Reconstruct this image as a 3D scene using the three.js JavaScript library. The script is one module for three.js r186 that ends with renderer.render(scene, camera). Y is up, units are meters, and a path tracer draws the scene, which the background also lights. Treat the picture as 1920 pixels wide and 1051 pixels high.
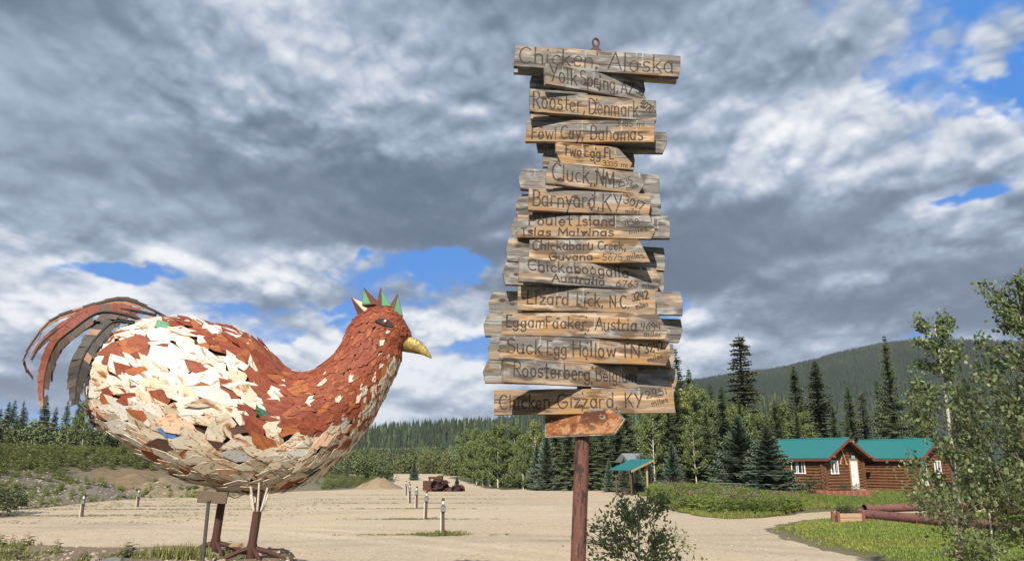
import * as THREE from 'three';
import { mergeGeometries as mergeAlike } from 'three/addons/utils/BufferGeometryUtils.js';

// ---------- camera, sky, sun, exposure ----------
const scene = new THREE.Scene();
const camera = new THREE.PerspectiveCamera(40.54, 1920 / 1051, 0.1, 12000);
camera.position.set(0, 2.65, 0);
camera.rotation.x = Math.atan(343 / 1423);
const renderer = new THREE.WebGLRenderer({ antialias: true });
renderer.toneMapping = THREE.LinearToneMapping;
renderer.toneMappingExposure = 1.24;
renderer.shadowMap.enabled = true;
const rad = (d) => d * Math.PI / 180;
const sunAz = rad(17), sunEl = rad(47);          // behind the camera, a little to its left
const sunDir = new THREE.Vector3(-Math.sin(sunAz) * Math.cos(sunEl), Math.sin(sunEl), Math.cos(sunAz) * Math.cos(sunEl));
const sun = new THREE.DirectionalLight(new THREE.Color(1.0, 0.93, 0.82), 5.0);
sun.name = 'sun';
sun.position.copy(sunDir).multiplyScalar(120);
sun.target.position.set(0, 0, -40);
sun.castShadow = true; sun.shadow.mapSize.set(4096, 4096); sun.shadow.radius = 1;
Object.assign(sun.shadow.camera, { left: -90, right: 90, top: 90, bottom: -90, near: 1, far: 400 });
scene.add(sun, sun.target);
scene.fog = new THREE.FogExp2(new THREE.Color(.62, .72, .86), .00007);

// ---------- seeded random numbers and noise ----------
function rng(seed) { let a = seed >>> 0; return () => { a = (a + 0x6D2B79F5) | 0; let t = Math.imul(a ^ (a >>> 15), 1 | a); t = (t + Math.imul(t ^ (t >>> 7), 61 | t)) ^ t; return ((t ^ (t >>> 14)) >>> 0) / 4294967296; }; }
const perm = new Float32Array(65536); { const r = rng(77); for (let i = 0; i < 65536; i++) perm[i] = r(); }
const hash2 = (i, j) => perm[(Math.imul(i, 1619) + Math.imul(j, 31337) + Math.imul(i ^ (j << 3), 6971)) & 65535];
function vn(x, y) {
  const i = Math.floor(x), j = Math.floor(y); let u = x - i, v = y - j;
  u = u * u * u * (u * (u * 6 - 15) + 10); v = v * v * v * (v * (v * 6 - 15) + 10);
  const a = hash2(i, j), b = hash2(i + 1, j), c = hash2(i, j + 1), d = hash2(i + 1, j + 1);
  return a + (b - a) * u + (c - a) * v + (a - b - c + d) * u * v;
}
function fbm(x, y, oct = 4, gain = 0.5) {
  let s = 0, a = 1, t = 0;
  for (let k = 0; k < oct; k++) { s += a * vn(x, y); t += a; a *= gain; const nx = x * 1.62 - y * 1.18 + 13.7; y = x * 1.18 + y * 1.62 + 5.3; x = nx; }
  return s / t;
}
const clamp = (x, a = 0, b = 1) => Math.min(b, Math.max(a, x));
const sstep = (a, b, x) => { const t = clamp((x - a) / (b - a)); return t * t * (3 - 2 * t); };
const mix3 = (a, b, t) => [a[0] + (b[0] - a[0]) * t, a[1] + (b[1] - a[1]) * t, a[2] + (b[2] - a[2]) * t];
const lerp = (a, b, t) => a + (b - a) * t;

// ---------- the sky: air and broken cumulus, one texture ----------
{
  const W = 4096, H = 2048, data = new Float32Array(W * H * 4);
  // where this afternoon's cloud cover is thinner or thicker: [azimuth, elevation, half width, half height, cover, thickness], degrees, azimuth 0 is where the camera looks
  const wx = [
    [-27, 12.8, 9, 1.3, -.34, 0], [-14, 13.6, 9, .9, -.30, 0], [-20, 9.2, 9, .8, -.30, 0], [-29.5, 12.7, 4.4, 1.2, -.30, 0], [-24.5, 13.1, 3.4, 1.2, -.5, 0], [-34.5, 10.8, 2.8, 2.6, .55, -.30], [-7.0, 15.0, 4.6, 1.1, -.44, 0], [-3.4, 8.3, 3.2, 1.7, -.42, 0], [-10.5, 14.2, 2.2, .6, -.3, 0],
    [-21, 10.0, 5.0, .7, -.42, 0], [-14, 10.5, 4, .6, -.35, 0], [34.5, 16.9, 3.2, 1.5, -.85, 0], [37, 22.0, 2.2, 3, -.6, 0], [31.5, 25.0, 1.6, .7, -.25, 0], [33, 19.6, 3, .7, -.35, 0], [13.3, 10.0, 1.8, 1.8, -.16, 0], [4, 10, 7, 2.5, .3, 0], [-9, 4.6, 3.0, .7, -.35, 0],
    [-33, 20.5, 11, 4.6, .4, .50], [-17, 18.4, 11, 3.0, .35, .36], [-8, 17.2, 7, 1.3, .4, .42], [17, 15.0, 9, 3.4, .4, .46], [25, 16.6, 8, 1.6, .3, .22], [29, 11.4, 10, 2.4, .3, .30], [6, 20, 6, 3, .3, .10], [-22, 15.3, 4, .9, .3, .12],
    [-11.5, 27.5, 5, 3.6, .3, -.30], [-9.5, 22.5, 6, 1.6, .3, -.16], [24, 22.0, 6, 3.0, .55, -.20], [-4, 24, 8, 3, .25, 0], [13, 24.5, 5, 3.5, .45, .05], [-18, 27, 5, 3, .3, 0], [24, 11.8, 3, 1.2, .3, -.26], [34, 14.2, 3.6, 1.8, .5, -.28], [-17, 11.8, 6, 1.2, .3, -.10], [-1, 13.2, 2.6, 1.6, .5, -.26], [16, 12.2, 5, 1.1, .3, -.10],
    [-12, 7, 10, 1.6, .35, -.04], [10, 31, 16, 5, .35, -.06], [-36, 28, 8, 4, .35, .20], [20, 8, 10, 2.5, .4, .06], [22, 28, 8, 3, .4, -.05], [-24, 24, 5, 2.0, .3, -.20],
  ];
  const plane = (x, y, z) => { const k = 1 / (y + .34); return [x * k, z * k]; };
  const density = (p, q, oct) => {
    const px = p * 2.5 + 11.7, pz = q * 2.3 + 8.4;
    const w = (fbm(px * .9 + 4.1, pz * .9, 3) - .5) * .6, w2 = (fbm(px * .9 - 7.7, pz * .9 + 21.3, 3) - .5) * .6;
    return fbm(px + w, pz + w2, oct, .5);
  };
  const heaped = (p, q, oct) => {                                                     // rounded heaps with creases between them
    let s = 0, a = 1, t = 0, x = p * 3.3 + 3.3, y = q * 3.2 + 7.1;
    for (let k = 0; k < oct; k++) { s += a * Math.abs(2 * vn(x, y) - 1); t += a; a *= .56; const nx = x * 1.62 - y * 1.18 + 13.7; y = x * 1.18 + y * 1.62 + 5.3; x = nx; }
    return s / t;
  };
  for (let j = H / 2 - 60; j < H; j++) {
    const el = ((j + .5) / H - .5) * Math.PI, y = Math.sin(Math.max(el, 0.004)), c = Math.cos(el), elD = el * 180 / Math.PI;
    for (let i = 0; i < W; i++) {
      const a = ((i + .5) / W - .5) * 2 * Math.PI, x = Math.cos(a) * c, z = Math.sin(a) * c;
      let az = Math.atan2(x, -z) * 180 / Math.PI, cov = 0, thk = 0;
      const near = Math.abs(az) < 44 && elD < 40;
      if (!near && (i & 1)) { const o = (j * W + i) * 4; for (let q = 0; q < 4; q++) data[o + q] = data[o - 4 + q]; continue; }
      if (Math.abs(az) < 62 && elD < 50) {
        const wa = az + (fbm(az * .16 + 3, elD * .26, 5, .6) - .5) * 11, we = elD + (fbm(az * .15 + 63, elD * .28 + 9, 5, .6) - .5) * 5;   // ragged outlines
        for (const g of wx) { const dx = (wa - g[0]) / g[2], dy = (we - g[1]) / g[3], q = dx * dx + dy * dy; if (q < 8) { const e = Math.exp(-q); cov += g[4] * e; thk += g[5] * e; } }
      }
      const [p, q0] = plane(x, y, z), [pu, qu] = plane(x, Math.min(1, y + .012 + .02 * y), z);
      const n = density(p, q0, near ? 6 : 4), up = density(pu, qu, near ? 5 : 3), hp = heaped(p, q0, near ? 6 : 3), hu = heaped(pu, qu, near ? 5 : 3), hs = heaped(p - .012, q0, near ? 5 : 3);
      const d = n + (cov + .6 * Math.max(0, thk)) * .5 + .15 + .055 * sstep(16, 24, elD) + (hp - .38) * .40;
      const wisp = sstep(.42, .75, fbm(p * 6.5 + 60, q0 * 11, 5, .58));
      const alpha = Math.max(sstep(.41, .545, d), .6 * wisp * sstep(.26, .46, d));
      const body = clamp((d - .46) / .32), calm = lerp(1, .48, sstep(.06, .36, thk));    // broad shaded bases are smooth, sunlit heaps are not
      const lit = ((n - up) * 3.0 + (hp - hu) * .95 + (hp - hs) * .5 + (hp - .38) * .42) * calm;
      let t = .615 + lit * 1.1 - body * .20 - thk * .80 + (fbm(p * 1.5 + 40, q0 * 1.9, 4) - .5) * 1.15;
      t = t < .28 ? .28 * Math.exp((t - .28) / .28) : Math.min(1, t);                // no cloud base goes quite flat
      // cloud colours from shaded base to sunlit top
      const lo = [.115, .158, .238], mi = [.405, .485, .625], hi = [1.0, 1.02, 1.05];
      const cl = t < .5 ? mix3(lo, mi, t * 2) : mix3(mi, hi, (t - .5) * 2);
      const h = Math.exp(-Math.max(elD, 0) / 7);                                       // air near the horizon
      const air = [lerp(.085, .36, h), lerp(.30, .57, h), lerp(.80, .90, h)];
      const veil = h * .45, o = (j * W + i) * 4;
      for (let q = 0; q < 3; q++) data[o + q] = .76 * lerp(air[q], lerp(cl[q], [.56, .62, .72][q], veil), alpha);
      data[o + 3] = 1;
    }
  }
  for (let j = 0; j < H / 2 - 60; j++) for (let i = 0; i < W; i++) { const o = (j * W + i) * 4; data[o] = .16; data[o + 1] = .15; data[o + 2] = .12; data[o + 3] = 1; }
  const sky = new THREE.DataTexture(data, W, H, THREE.RGBAFormat, THREE.FloatType);
  sky.mapping = THREE.EquirectangularReflectionMapping; sky.magFilter = sky.minFilter = THREE.LinearFilter; sky.wrapS = THREE.RepeatWrapping; sky.needsUpdate = true;
  scene.background = sky; scene.environment = sky;
}
// ---------- helpers ----------
const mergeGeometries = (gs, groups) => mergeAlike(gs.some((g) => !g.index) ? gs.map((g) => g.index ? g.toNonIndexed() : g) : gs, groups);
const used = {};
const numbered = (n) => { const k = used[n] = (used[n] ?? -1) + 1; return k ? n + '_' + String(k).padStart(3, '0') : n; };
function tag(o, label, category, group, kind) { o.userData.label = label; if (category) o.userData.category = category; if (group) o.userData.group = group; if (kind) o.userData.kind = kind; return o; }
function top(o, name, label, category, group, kind) { o.name = numbered(name); scene.add(o); return tag(o, label, category, group, kind); }
function thing(name, label, category, pos = [0, 0, 0], turn = 0, group) { const g = new THREE.Group(); g.position.set(...pos); g.rotation.y = turn; return top(g, name, label, category, group); }
function part(name, geo, mat, parent) { const m = new THREE.Mesh(geo, mat); m.name = name; parent.add(m); return m; }
const col = (r, g, b) => new THREE.Color().setRGB(r, g, b);
const std = (c, roughness = .9, extra = {}) => new THREE.MeshStandardMaterial({ color: c, roughness, metalness: 0, ...extra });
// collects triangles with uv and colour
class Soup {
  constructor() { this.p = []; this.c = []; this.u = []; this.n = []; }
  tri(a, b, c, k, u) { this.p.push(...a, ...b, ...c); if (k) this.c.push(...k, ...k, ...k); if (u) this.u.push(...u); return this; }
  quad(a, b, c, d, k, u) { this.tri(a, b, c, k, u && [...u[0], ...u[1], ...u[2]]); this.tri(a, c, d, k, u && [...u[0], ...u[2], ...u[3]]); return this; }
  geo() {
    const g = new THREE.BufferGeometry(); g.setAttribute('position', new THREE.Float32BufferAttribute(this.p, 3));
    if (this.c.length) g.setAttribute('color', new THREE.Float32BufferAttribute(this.c, 3));
    g.setAttribute('uv', new THREE.Float32BufferAttribute(this.u.length ? this.u : new Float32Array(this.p.length / 3 * 2), 2));
    g.computeVertexNormals(); return g;
  }
}
const V = (x, y, z) => new THREE.Vector3(x, y, z);
// tapering tube through points, radii per point
function limb(pts, radii, sides = 6, uvScale = 1) {
  const pos = [], uv = [], idx = [], n = pts.length; let len = 0;
  for (let i = 0; i < n; i++) {
    const t = pts[Math.min(n - 1, i + 1)].clone().sub(pts[Math.max(0, i - 1)]).normalize();
    const a = Math.abs(t.y) < .9 ? V(0, 1, 0) : V(1, 0, 0), b = a.clone().cross(t).normalize(), c = t.clone().cross(b);
    if (i) len += pts[i].distanceTo(pts[i - 1]);
    for (let k = 0; k <= sides; k++) { const w = k / sides * 2 * Math.PI, q = pts[i].clone().addScaledVector(b, Math.cos(w) * radii[i]).addScaledVector(c, Math.sin(w) * radii[i]); pos.push(q.x, q.y, q.z); uv.push(k / sides * uvScale, len * uvScale); }
  }
  for (let i = 0; i < n - 1; i++) for (let k = 0; k < sides; k++) { const a = i * (sides + 1) + k, b = a + sides + 1; idx.push(a, a + 1, b, a + 1, b + 1, b); }
  const cap = (i, flip) => { const o = pos.length / 3, p = pts[i]; pos.push(p.x, p.y, p.z); uv.push(.5, .5); for (let k = 0; k < sides; k++) { const a = i * (sides + 1) + k; flip ? idx.push(o, a + 1, a) : idx.push(o, a, a + 1); } };
  cap(0, true); cap(n - 1, false);
  const g = new THREE.BufferGeometry(); g.setAttribute('position', new THREE.Float32BufferAttribute(pos, 3)); g.setAttribute('uv', new THREE.Float32BufferAttribute(uv, 2)); g.setIndex(idx); g.computeVertexNormals(); return g;
}
// box with softened edges
function cbox(w, h, d, r = .01) {
  const s = new THREE.Shape(), a = w / 2 - r, b = h / 2 - r; s.moveTo(-a, -b); s.lineTo(a, -b); s.lineTo(a, b); s.lineTo(-a, b); s.closePath();
  const g = new THREE.ExtrudeGeometry(s, { depth: d - 2 * r, bevelEnabled: true, bevelSize: r, bevelThickness: r, bevelSegments: 1 }); g.translate(0, 0, -d / 2 + r); return g;
}
function dataTex(W, H, fn, srgb, wrap = true) {
  const d = new Uint8Array(W * H * 4);
  for (let j = 0; j < H; j++) for (let i = 0; i < W; i++) { const c = fn(i, j), o = (j * W + i) * 4; d[o] = clamp(c[0]) * 255; d[o + 1] = clamp(c[1]) * 255; d[o + 2] = clamp(c[2]) * 255; d[o + 3] = 255; }
  const t = new THREE.DataTexture(d, W, H); t.magFilter = THREE.LinearFilter; t.minFilter = THREE.LinearMipmapLinearFilter; t.generateMipmaps = true;
  if (wrap) t.wrapS = t.wrapT = THREE.RepeatWrapping; if (srgb) t.colorSpace = THREE.SRGBColorSpace; t.needsUpdate = true; return t;
}
const tileable = (f, W) => (i, j) => { const u = i / W, v = j / W; const a = f(i, j), b = f(i - W, j), c = f(i, j - W), d = f(i - W, j - W); const su = sstep(.7, 1, u), sv = sstep(.7, 1, v); return lerp(lerp(a, b, su), lerp(c, d, su), sv); };
const grainAt = tileable((i, j) => .5 * fbm(i / 3.1, j / 3.1, 2) + .3 * vn(i / 1.1 + 50, j / 1.1) + .2 * fbm(i / 40, j / 40, 3), 512);
const grainTex = dataTex(512, 512, (i, j) => { const g = grainAt(i, j); return [g, g, g]; });                 // stony relief
const toneTex = dataTex(512, 512, (i, j) => { const g = .72 + .5 * (grainAt(i, j) - .35); return [g, g * .985, g * .96]; }, true);   // soil grain
const repeat = (t, x, y = x) => { const c = t.clone(); c.repeat.set(x, y); c.needsUpdate = true; return c; };

function sdf(poly, x, z) {
  let d = 1e9, inside = false;
  for (let i = 0, j = poly.length - 1; i < poly.length; j = i++) {
    const [xi, zi] = poly[i], [xj, zj] = poly[j], ex = xj - xi, ez = zj - zi, t = clamp(((x - xi) * ex + (z - zi) * ez) / (ex * ex + ez * ez));
    d = Math.min(d, Math.hypot(x - xi - ex * t, z - zi - ez * t));
    if ((zi > z) !== (zj > z) && x < ex * (z - zi) / ez + xi) inside = !inside;
  }
  return inside ? d : -d;
}
// a sheet of ground following a height, uv in metres
function sheet(x0, x1, z0, z1, nx, nz, h, colour) {
  const pos = [], uv = [], cl = [], idx = [], ok = [];
  for (let j = 0; j <= nz; j++) for (let i = 0; i <= nx; i++) {
    const x = lerp(x0, x1, i / nx), z = lerp(z0, z1, j / nz), y = h(x, z); pos.push(x, y, z); uv.push(x, z); if (colour) cl.push(...colour(x, z, y)); ok.push(y > -.45);
  }
  for (let j = 0; j < nz; j++) for (let i = 0; i < nx; i++) { const a = j * (nx + 1) + i, b = a + nx + 1; if (ok[a] || ok[a + 1] || ok[b] || ok[b + 1]) idx.push(a, b, a + 1, a + 1, b, b + 1); }
  const g = new THREE.BufferGeometry(); g.setAttribute('position', new THREE.Float32BufferAttribute(pos, 3)); g.setAttribute('uv', new THREE.Float32BufferAttribute(uv, 2)); if (colour) g.setAttribute('color', new THREE.Float32BufferAttribute(cl, 3));
  g.setIndex(idx); g.computeVertexNormals(); return g;
}
const bias = (x, z, s, k = 3) => fbm(x * s + 100, z * s + 50, k) - .5;

// ---------- ground ----------
const LOT = { x0: -70, x1: 60, z0: -215, z1: -11 };
const gravelMat = (() => {
  const W = 1536, H = 1536;
  const strips = [[-30.4, -2.6, 4.6], [-38.8, -4.4, 6.2], [-47.6, -6.2, 6.5], [-54.2, -6.6, 9], [-60.5, -7.5, 10], [-68, -8, 10], [-41.2, -23, 9], [-47, -22, 12], [-50.5, -24, 12]];
  const tracks = [];                                                                    // wheel tracks: circles swept across the lot
  const r = rng(5); for (let k = 0; k < 14; k++) tracks.push([lerp(-60, 40, r()), lerp(-20, 40, r()), lerp(45, 95, r()), lerp(.35, .9, r()), (r() - .5) * .34]);
  const t = dataTex(W, H, (i, j) => {
    const x = lerp(LOT.x0, LOT.x1, i / W), z = lerp(LOT.z0, LOT.z1, j / H);
    const big = bias(x, z, .09), mid = bias(x, z * 1.6, .55), fine = perm[(i * 7 + j * 2311 + ((i * j) & 255)) & 65535] - .5, dust = fbm(x * .22 + 7, z * .5, 3);
    let k = .515 + big * .13 + mid * .06 + fine * .10;
    for (const [cx, cz, R, w, a] of tracks) { const dd = (x - cx) * (x - cx) + (z - cz) * (z - cz); if (dd < (R - 3) * (R - 3) || dd > (R + 3) * (R + 3)) continue; const d = Math.sqrt(dd) - R; for (const o of [-.85, .85]) { const q = (d - o) / w; if (q * q < 4) k += a * .42 * Math.exp(-q * q * 1.6) * (.5 + dust); } }
    let c = [k * .97, k * .758, k * .505];
    const grey = sstep(.5, .68, dust); c = [lerp(c[0], k * .89, grey * .6), lerp(c[1], k * .735, grey * .6), lerp(c[2], k * .53, grey * .6)];
    for (const [sz, sx, sl] of strips) {                                                // old vehicle bays edged with trodden weeds and litter
      if (Math.abs(z - sz) > 4) continue; const q = (z - sz - .5 * bias(x, 3, .4)) / (.30 + .008 * -z), e = sstep(sl, sl * .4, Math.abs(x - sx));
      if (q * q < 5 && e > 0) { const m = Math.exp(-q * q) * e * sstep(.40, .62, fbm(x * 1.3, z * 2.5 + sz, 4)); c = [lerp(c[0], .26, m * .5), lerp(c[1], .235, m * .5), lerp(c[2], .14, m * .5)]; }
    }
    const left = x > -12 || z < -75 || z > -34 ? 0 : sstep(-12, -22, x) * sstep(-36, -41, z) * sstep(.42, .60, fbm(x * .5, z * 1.3, 4)) * sstep(.35, .55, fbm(x * 2.2, z * 4, 3)); c = [lerp(c[0], .29, left * .65), lerp(c[1], .25, left * .65), lerp(c[2], .15, left * .65)];
    return c.map((v) => Math.pow(clamp(v), 1 / 2.2));
  }, true, false);
  t.repeat.set(1, 1);
  const m = std(col(1, 1, 1), .96, { map: t, bumpMap: repeat(grainTex, 150, 236), bumpScale: .02 }); m.bumpMap.repeat.set(65, 102); return m;
})();
{
  const base = new THREE.PlaneGeometry(14000, 14000); base.rotateX(-Math.PI / 2); base.translate(0, -.6, -3000);
  top(new THREE.Mesh(base, std(col(.075, .085, .035), 1)), 'ground', 'low green valley floor reaching to the hills', 'ground', null, 'structure');
  const g = new THREE.PlaneGeometry(LOT.x1 - LOT.x0, LOT.z1 - LOT.z0, 1, 1); g.rotateX(-Math.PI / 2); g.translate((LOT.x0 + LOT.x1) / 2, 0, (LOT.z0 + LOT.z1) / 2);
  const uv = g.attributes.uv; for (let i = 0; i < uv.count; i++) uv.setY(i, g.attributes.position.getZ(i) > -50 ? 1 : 0);
  top(new THREE.Mesh(g, gravelMat), 'gravel_lot', 'wide pale gravel parking lot and drive running into the valley', 'gravel lot', null, 'structure');
}
const soilMat = std(col(1, 1, 1), 1, { vertexColors: true, map: repeat(toneTex, .35), bumpMap: repeat(grainTex, .5), bumpScale: .03 });
const GR = [.12, .13, .04], DRY = [.20, .175, .085], SAND = [.40, .325, .21], SCREE = [.30, .25, .175];

// the low bank in front, on which the camera and both landmarks stand
const bermEdge = (x) => lerp(lerp(-16.3, -17.2, clamp((-4 - x) / 12)), -8.6, sstep(-4.7, -2.4, x)) + .5 * bias(x, 1, .5);
const bermH = (x, z) => { const d = z - bermEdge(x); return lerp(-.5, 1.0, sstep(-2.2, .35, d)) + (d > -2 ? .10 * bias(x, z, .9) : 0) - sstep(6, 10, x) * 1.6 * sstep(-2, -8, z); };
const bermGrass = (x, z) => sstep(-.25, .3, bias(x, z, .55, 4) * 1.6 + .1 * (Math.abs(x + 8) - 3) - sstep(-6.2, -4.6, x) * .3 + .03);
top(new THREE.Mesh(sheet(-26, 13, -20, 6, 200, 130, bermH, (x, z) => mix3([.33, .26, .17], mix3(DRY, GR, .5), bermGrass(x, z))), soilMat), 'near_bank', 'stony weed-grown bank in the foreground under the chicken sculpture', 'bank', null, 'structure');

// the long bank on the left with scree at its foot
const leftLine = [[-95, -38], [-36, -41], [-29.8, -44], [-28.6, -49], [-29.8, -57], [-30.6, -62], [-30.2, -67], [-27, -70], [-22, -75], [-18, -80], [-16, -86], [-16.2, -95], [-16.6, -110], [-20, -135], [-30, -158], [-60, -172], [-95, -175]];
const heaps = [[-34.2, -71, 3.6, 1.5, 1], [-29.6, -66.5, 3.4, 1.45, 0], [-26.0, -67.5, 3.2, 1.15, 0], [-32.6, -60, 3.6, 1.3, 2]];   // x, z, radius, height, kind
const leftH = (x, z) => {
  const d = sdf(leftLine, x, z) + .9 * bias(x, z, .35), rise = lerp(3.5, .55, sstep(-40, -15, x)) * lerp(1, .45, sstep(-95, -125, z));
  let h = d < 0 ? Math.max(-.5, d * .35) : rise * sstep(-2, 17, d) * (1 + .12 * bias(x, z, .3)) - .0 + .12 * bias(x, z, .8) * clamp(d);
  for (const [hx, hz, r, hh] of heaps) { const q = Math.hypot((x - hx), (z - hz) * .8) / r; if (q < 1.3) h = Math.max(h, hh * Math.max(0, 1 - q) * (1.1 + .5 * bias(x, z, .8)) + .15 * h); }
  return h;
};
const leftVeg = (x, z) => { const d = sdf(leftLine, x, z) + 1.5 * bias(x, z, .25), far = sstep(-24, -18, x); let v = sstep(lerp(6.5, .5, far), lerp(11, 2.5, far), d); for (const [hx, hz, r] of heaps) v *= sstep(.75, 1.05, Math.hypot(x - hx, (z - hz) * .8) / r); return v; };
top(new THREE.Mesh(sheet(-100, -8, -180, -38, 330, 420, leftH, (x, z, y) => {
  const v = leftVeg(x, z), n = fbm(x * 1.5, z * 1.5, 4); let s = mix3(SCREE, [.33, .29, .22], n);
  for (const [hx, hz, r, hh, kind] of heaps) { const q = Math.hypot(x - hx, (z - hz) * .8) / r; if (q < 1.2) s = mix3(s, kind === 2 ? [.30, .27, .23] : kind ? [.34, .25, .15] : SAND, sstep(1.2, .8, q)); }
  return mix3(mix3(s, DRY, sstep(.5, .7, n) * .5), mix3(GR, DRY, .35 + bias(x, z, .15)), v);
}), soilMat), 'left_bank', 'gravelly bank with green weeds along the left side of the lot', 'bank', null, 'structure');

// green island before the cabins, and the front lawn
const isle = [[9.6, -74], [11.4, -66], [9.9, -56], [9.4, -47], [9.6, -41], [10.6, -38.9], [12.6, -39.6], [16, -43.6], [21, -47.6], [30, -50], [60, -50], [90, -60], [90, -140], [9, -140], [6, -90], [3, -84], [-1, -80.5], [-3.4, -88], [-6, -106], [-9, -130], [-14, -156], [0, -168], [9, -168], [9, -80]];
const isleH = (x, z) => { const d = sdf(isle, x, z) + .5 * bias(x, z, .5); return d < 0 ? Math.max(-.5, d * .3) : lerp(0, .28, sstep(0, 6, d)) + .5 * sstep(6, 0, Math.hypot((x - 14.5) * .55, (z + 54) * .32)) + .08 * bias(x, z, .6) * clamp(d); };
top(new THREE.Mesh(sheet(-12, 92, -170, -36, 300, 330, isleH, (x, z) => mix3(mix3(GR, [.13, .13, .03], .5 + bias(x, z, .3)), DRY, sstep(1.2, 0, sdf(isle, x, z) + .8 * bias(x, z, .9)) * .7)), soilMat), 'grass_verge', 'green verge rising from the drive to the log cabins and trees', 'grass', null, 'structure');
const lawn = [[10.3, -33], [11.6, -35.4], [14, -38.4], [17, -40.6], [24, -42.5], [60, -44], [60, -10], [12, -10], [10.6, -18], [10.0, -22.6], [9.7, -25], [9.7, -29]];
const lawnH = (x, z) => { const d = sdf(lawn, x, z) + .35 * bias(x, z, .8); return d < 0 ? Math.max(-.5, d * .3) : .30 * sstep(0, 4, d) + .05 * bias(x, z, .7) * clamp(d); };
top(new THREE.Mesh(sheet(8, 62, -46, -8, 220, 170, lawnH, (x, z) => mix3(mix3([.12, .125, .03], [.17, .165, .04], .5 + bias(x, z, .4)), [.30, .25, .15], sstep(1.5, 0, sdf(lawn, x, z) + 1.2 * bias(x, z, 1.1)) * .9)), soilMat), 'front_lawn', 'bright mown lawn with rusty pipes beside the gravel drive', 'lawn', null, 'structure');
const groundAt = (x, z) => Math.max(0, z > -20 && x > -26 && x < 13 ? bermH(x, z) : -1, x < -8 ? leftH(x, z) : -1, x > -12 && z < -36 ? isleH(x, z) : -1, x > 8 && z > -46 ? lawnH(x, z) : -1);

// ---------- hills ----------
const lin = (t, x) => { if (x <= t[0][0]) return t[0][1]; for (let i = 1; i < t.length; i++) if (x < t[i][0]) return lerp(t[i - 1][1], t[i][1], (x - t[i - 1][0]) / (t[i][0] - t[i - 1][0])); return t[t.length - 1][1]; };
const ridgeR = [[-900, 5], [-300, 25], [0, 60], [200, 120], [302, 163], [415, 176], [479, 184], [555, 195], [606, 199], [658, 209], [735, 226], [814, 248], [879, 261], [943, 270], [1021, 276], [1110, 274], [1223, 265], [1700, 220], [2400, 120]];
const ridgeM = [[-260, 4], [-180, 13], [-129, 17], [-97, 20], [-75, 22], [-40, 24], [-14, 25.5], [0, 27.5], [14, 30], [51, 36], [105, 41], [134, 42], [200, 40], [320, 22], [420, 6]];
const hillR = (x, z) => { const t = clamp((-z - 640) / 1160), xr = x * 1800 / Math.max(700, -z); return lin(ridgeR, xr) * (t < 1 ? Math.pow(sstep(-.05, 1.02, t), .85) : 1) * sstep(2900, 1800, -z) + 14 * bias(x, z, .006) * t - 2; };
const hillM = (x, z) => { const t = clamp((-z - 225) / 295), xr = x * 520 / Math.max(260, -z); return lin(ridgeM, xr) * sstep(0, 1, t) * sstep(800, 520, -z) + 1.6 * bias(x, z, .02) * t - 1.2; };
const hillMat = std(col(.022, .034, .018), 1);
top(new THREE.Mesh(sheet(-1400, 2600, -2700, -600, 120, 80, hillR), hillMat), 'far_hill', 'long dark forested hill behind the cabins', 'hill', null, 'structure');
top(new THREE.Mesh(sheet(-330, 460, -780, -215, 120, 80, hillM), hillMat), 'near_hill', 'low forested hill behind the gravel lot', 'hill', null, 'structure');
top(new THREE.Mesh(sheet(-3200, 900, -6500, -4300, 60, 20, (x, z) => 180 * sstep(-4300, -5000, z) * sstep(-6500, -5200, z) * sstep(-3200, -1500, x) * sstep(900, -400, x) + 90 * bias(x, z, .0016) + 15), std(col(.05, .07, .045), 1)), 'distant_hill', 'distant blue hill low on the horizon', 'hill', null, 'structure');
// ---------- vegetation ----------
const leafMat = (rough = .8, tr = 0) => tr ? new THREE.MeshPhysicalMaterial({ color: col(1, 1, 1), vertexColors: true, roughness: rough, transmission: tr, thickness: 0, side: THREE.DoubleSide, specularIntensity: .4 }) : std(col(1, 1, 1), rough, { vertexColors: true, side: THREE.DoubleSide });
const foliage = leafMat(.95), needles = leafMat(.95), nearLeaf = leafMat(.55, .42);
const barkTex = dataTex(128, 256, (i, j) => { const n = fbm(i / 12, j / 5, 3), m = vn(i / 7, j / 2.2), k = sstep(.62, .72, n * .6 + m * .4); return mix3([.60, .56, .44], [.10, .085, .065], k * .85).map((v) => Math.pow(v, 1 / 2.2)); }, true);
const whiteBark = std(col(1, 1, 1), .85, { map: barkTex }), darkBark = std(col(.10, .075, .055), .95, { bumpMap: grainTex, bumpScale: .02 }), twigMat = std(col(.16, .13, .09), .9);
const vary = (r, c, a = .25) => { const k = 1 + (r() - .5) * 2 * a, h = (r() - .5) * a * .5; return [c[0] * k * (1 + h), c[1] * k, c[2] * k * (1 - h)]; };
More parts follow.
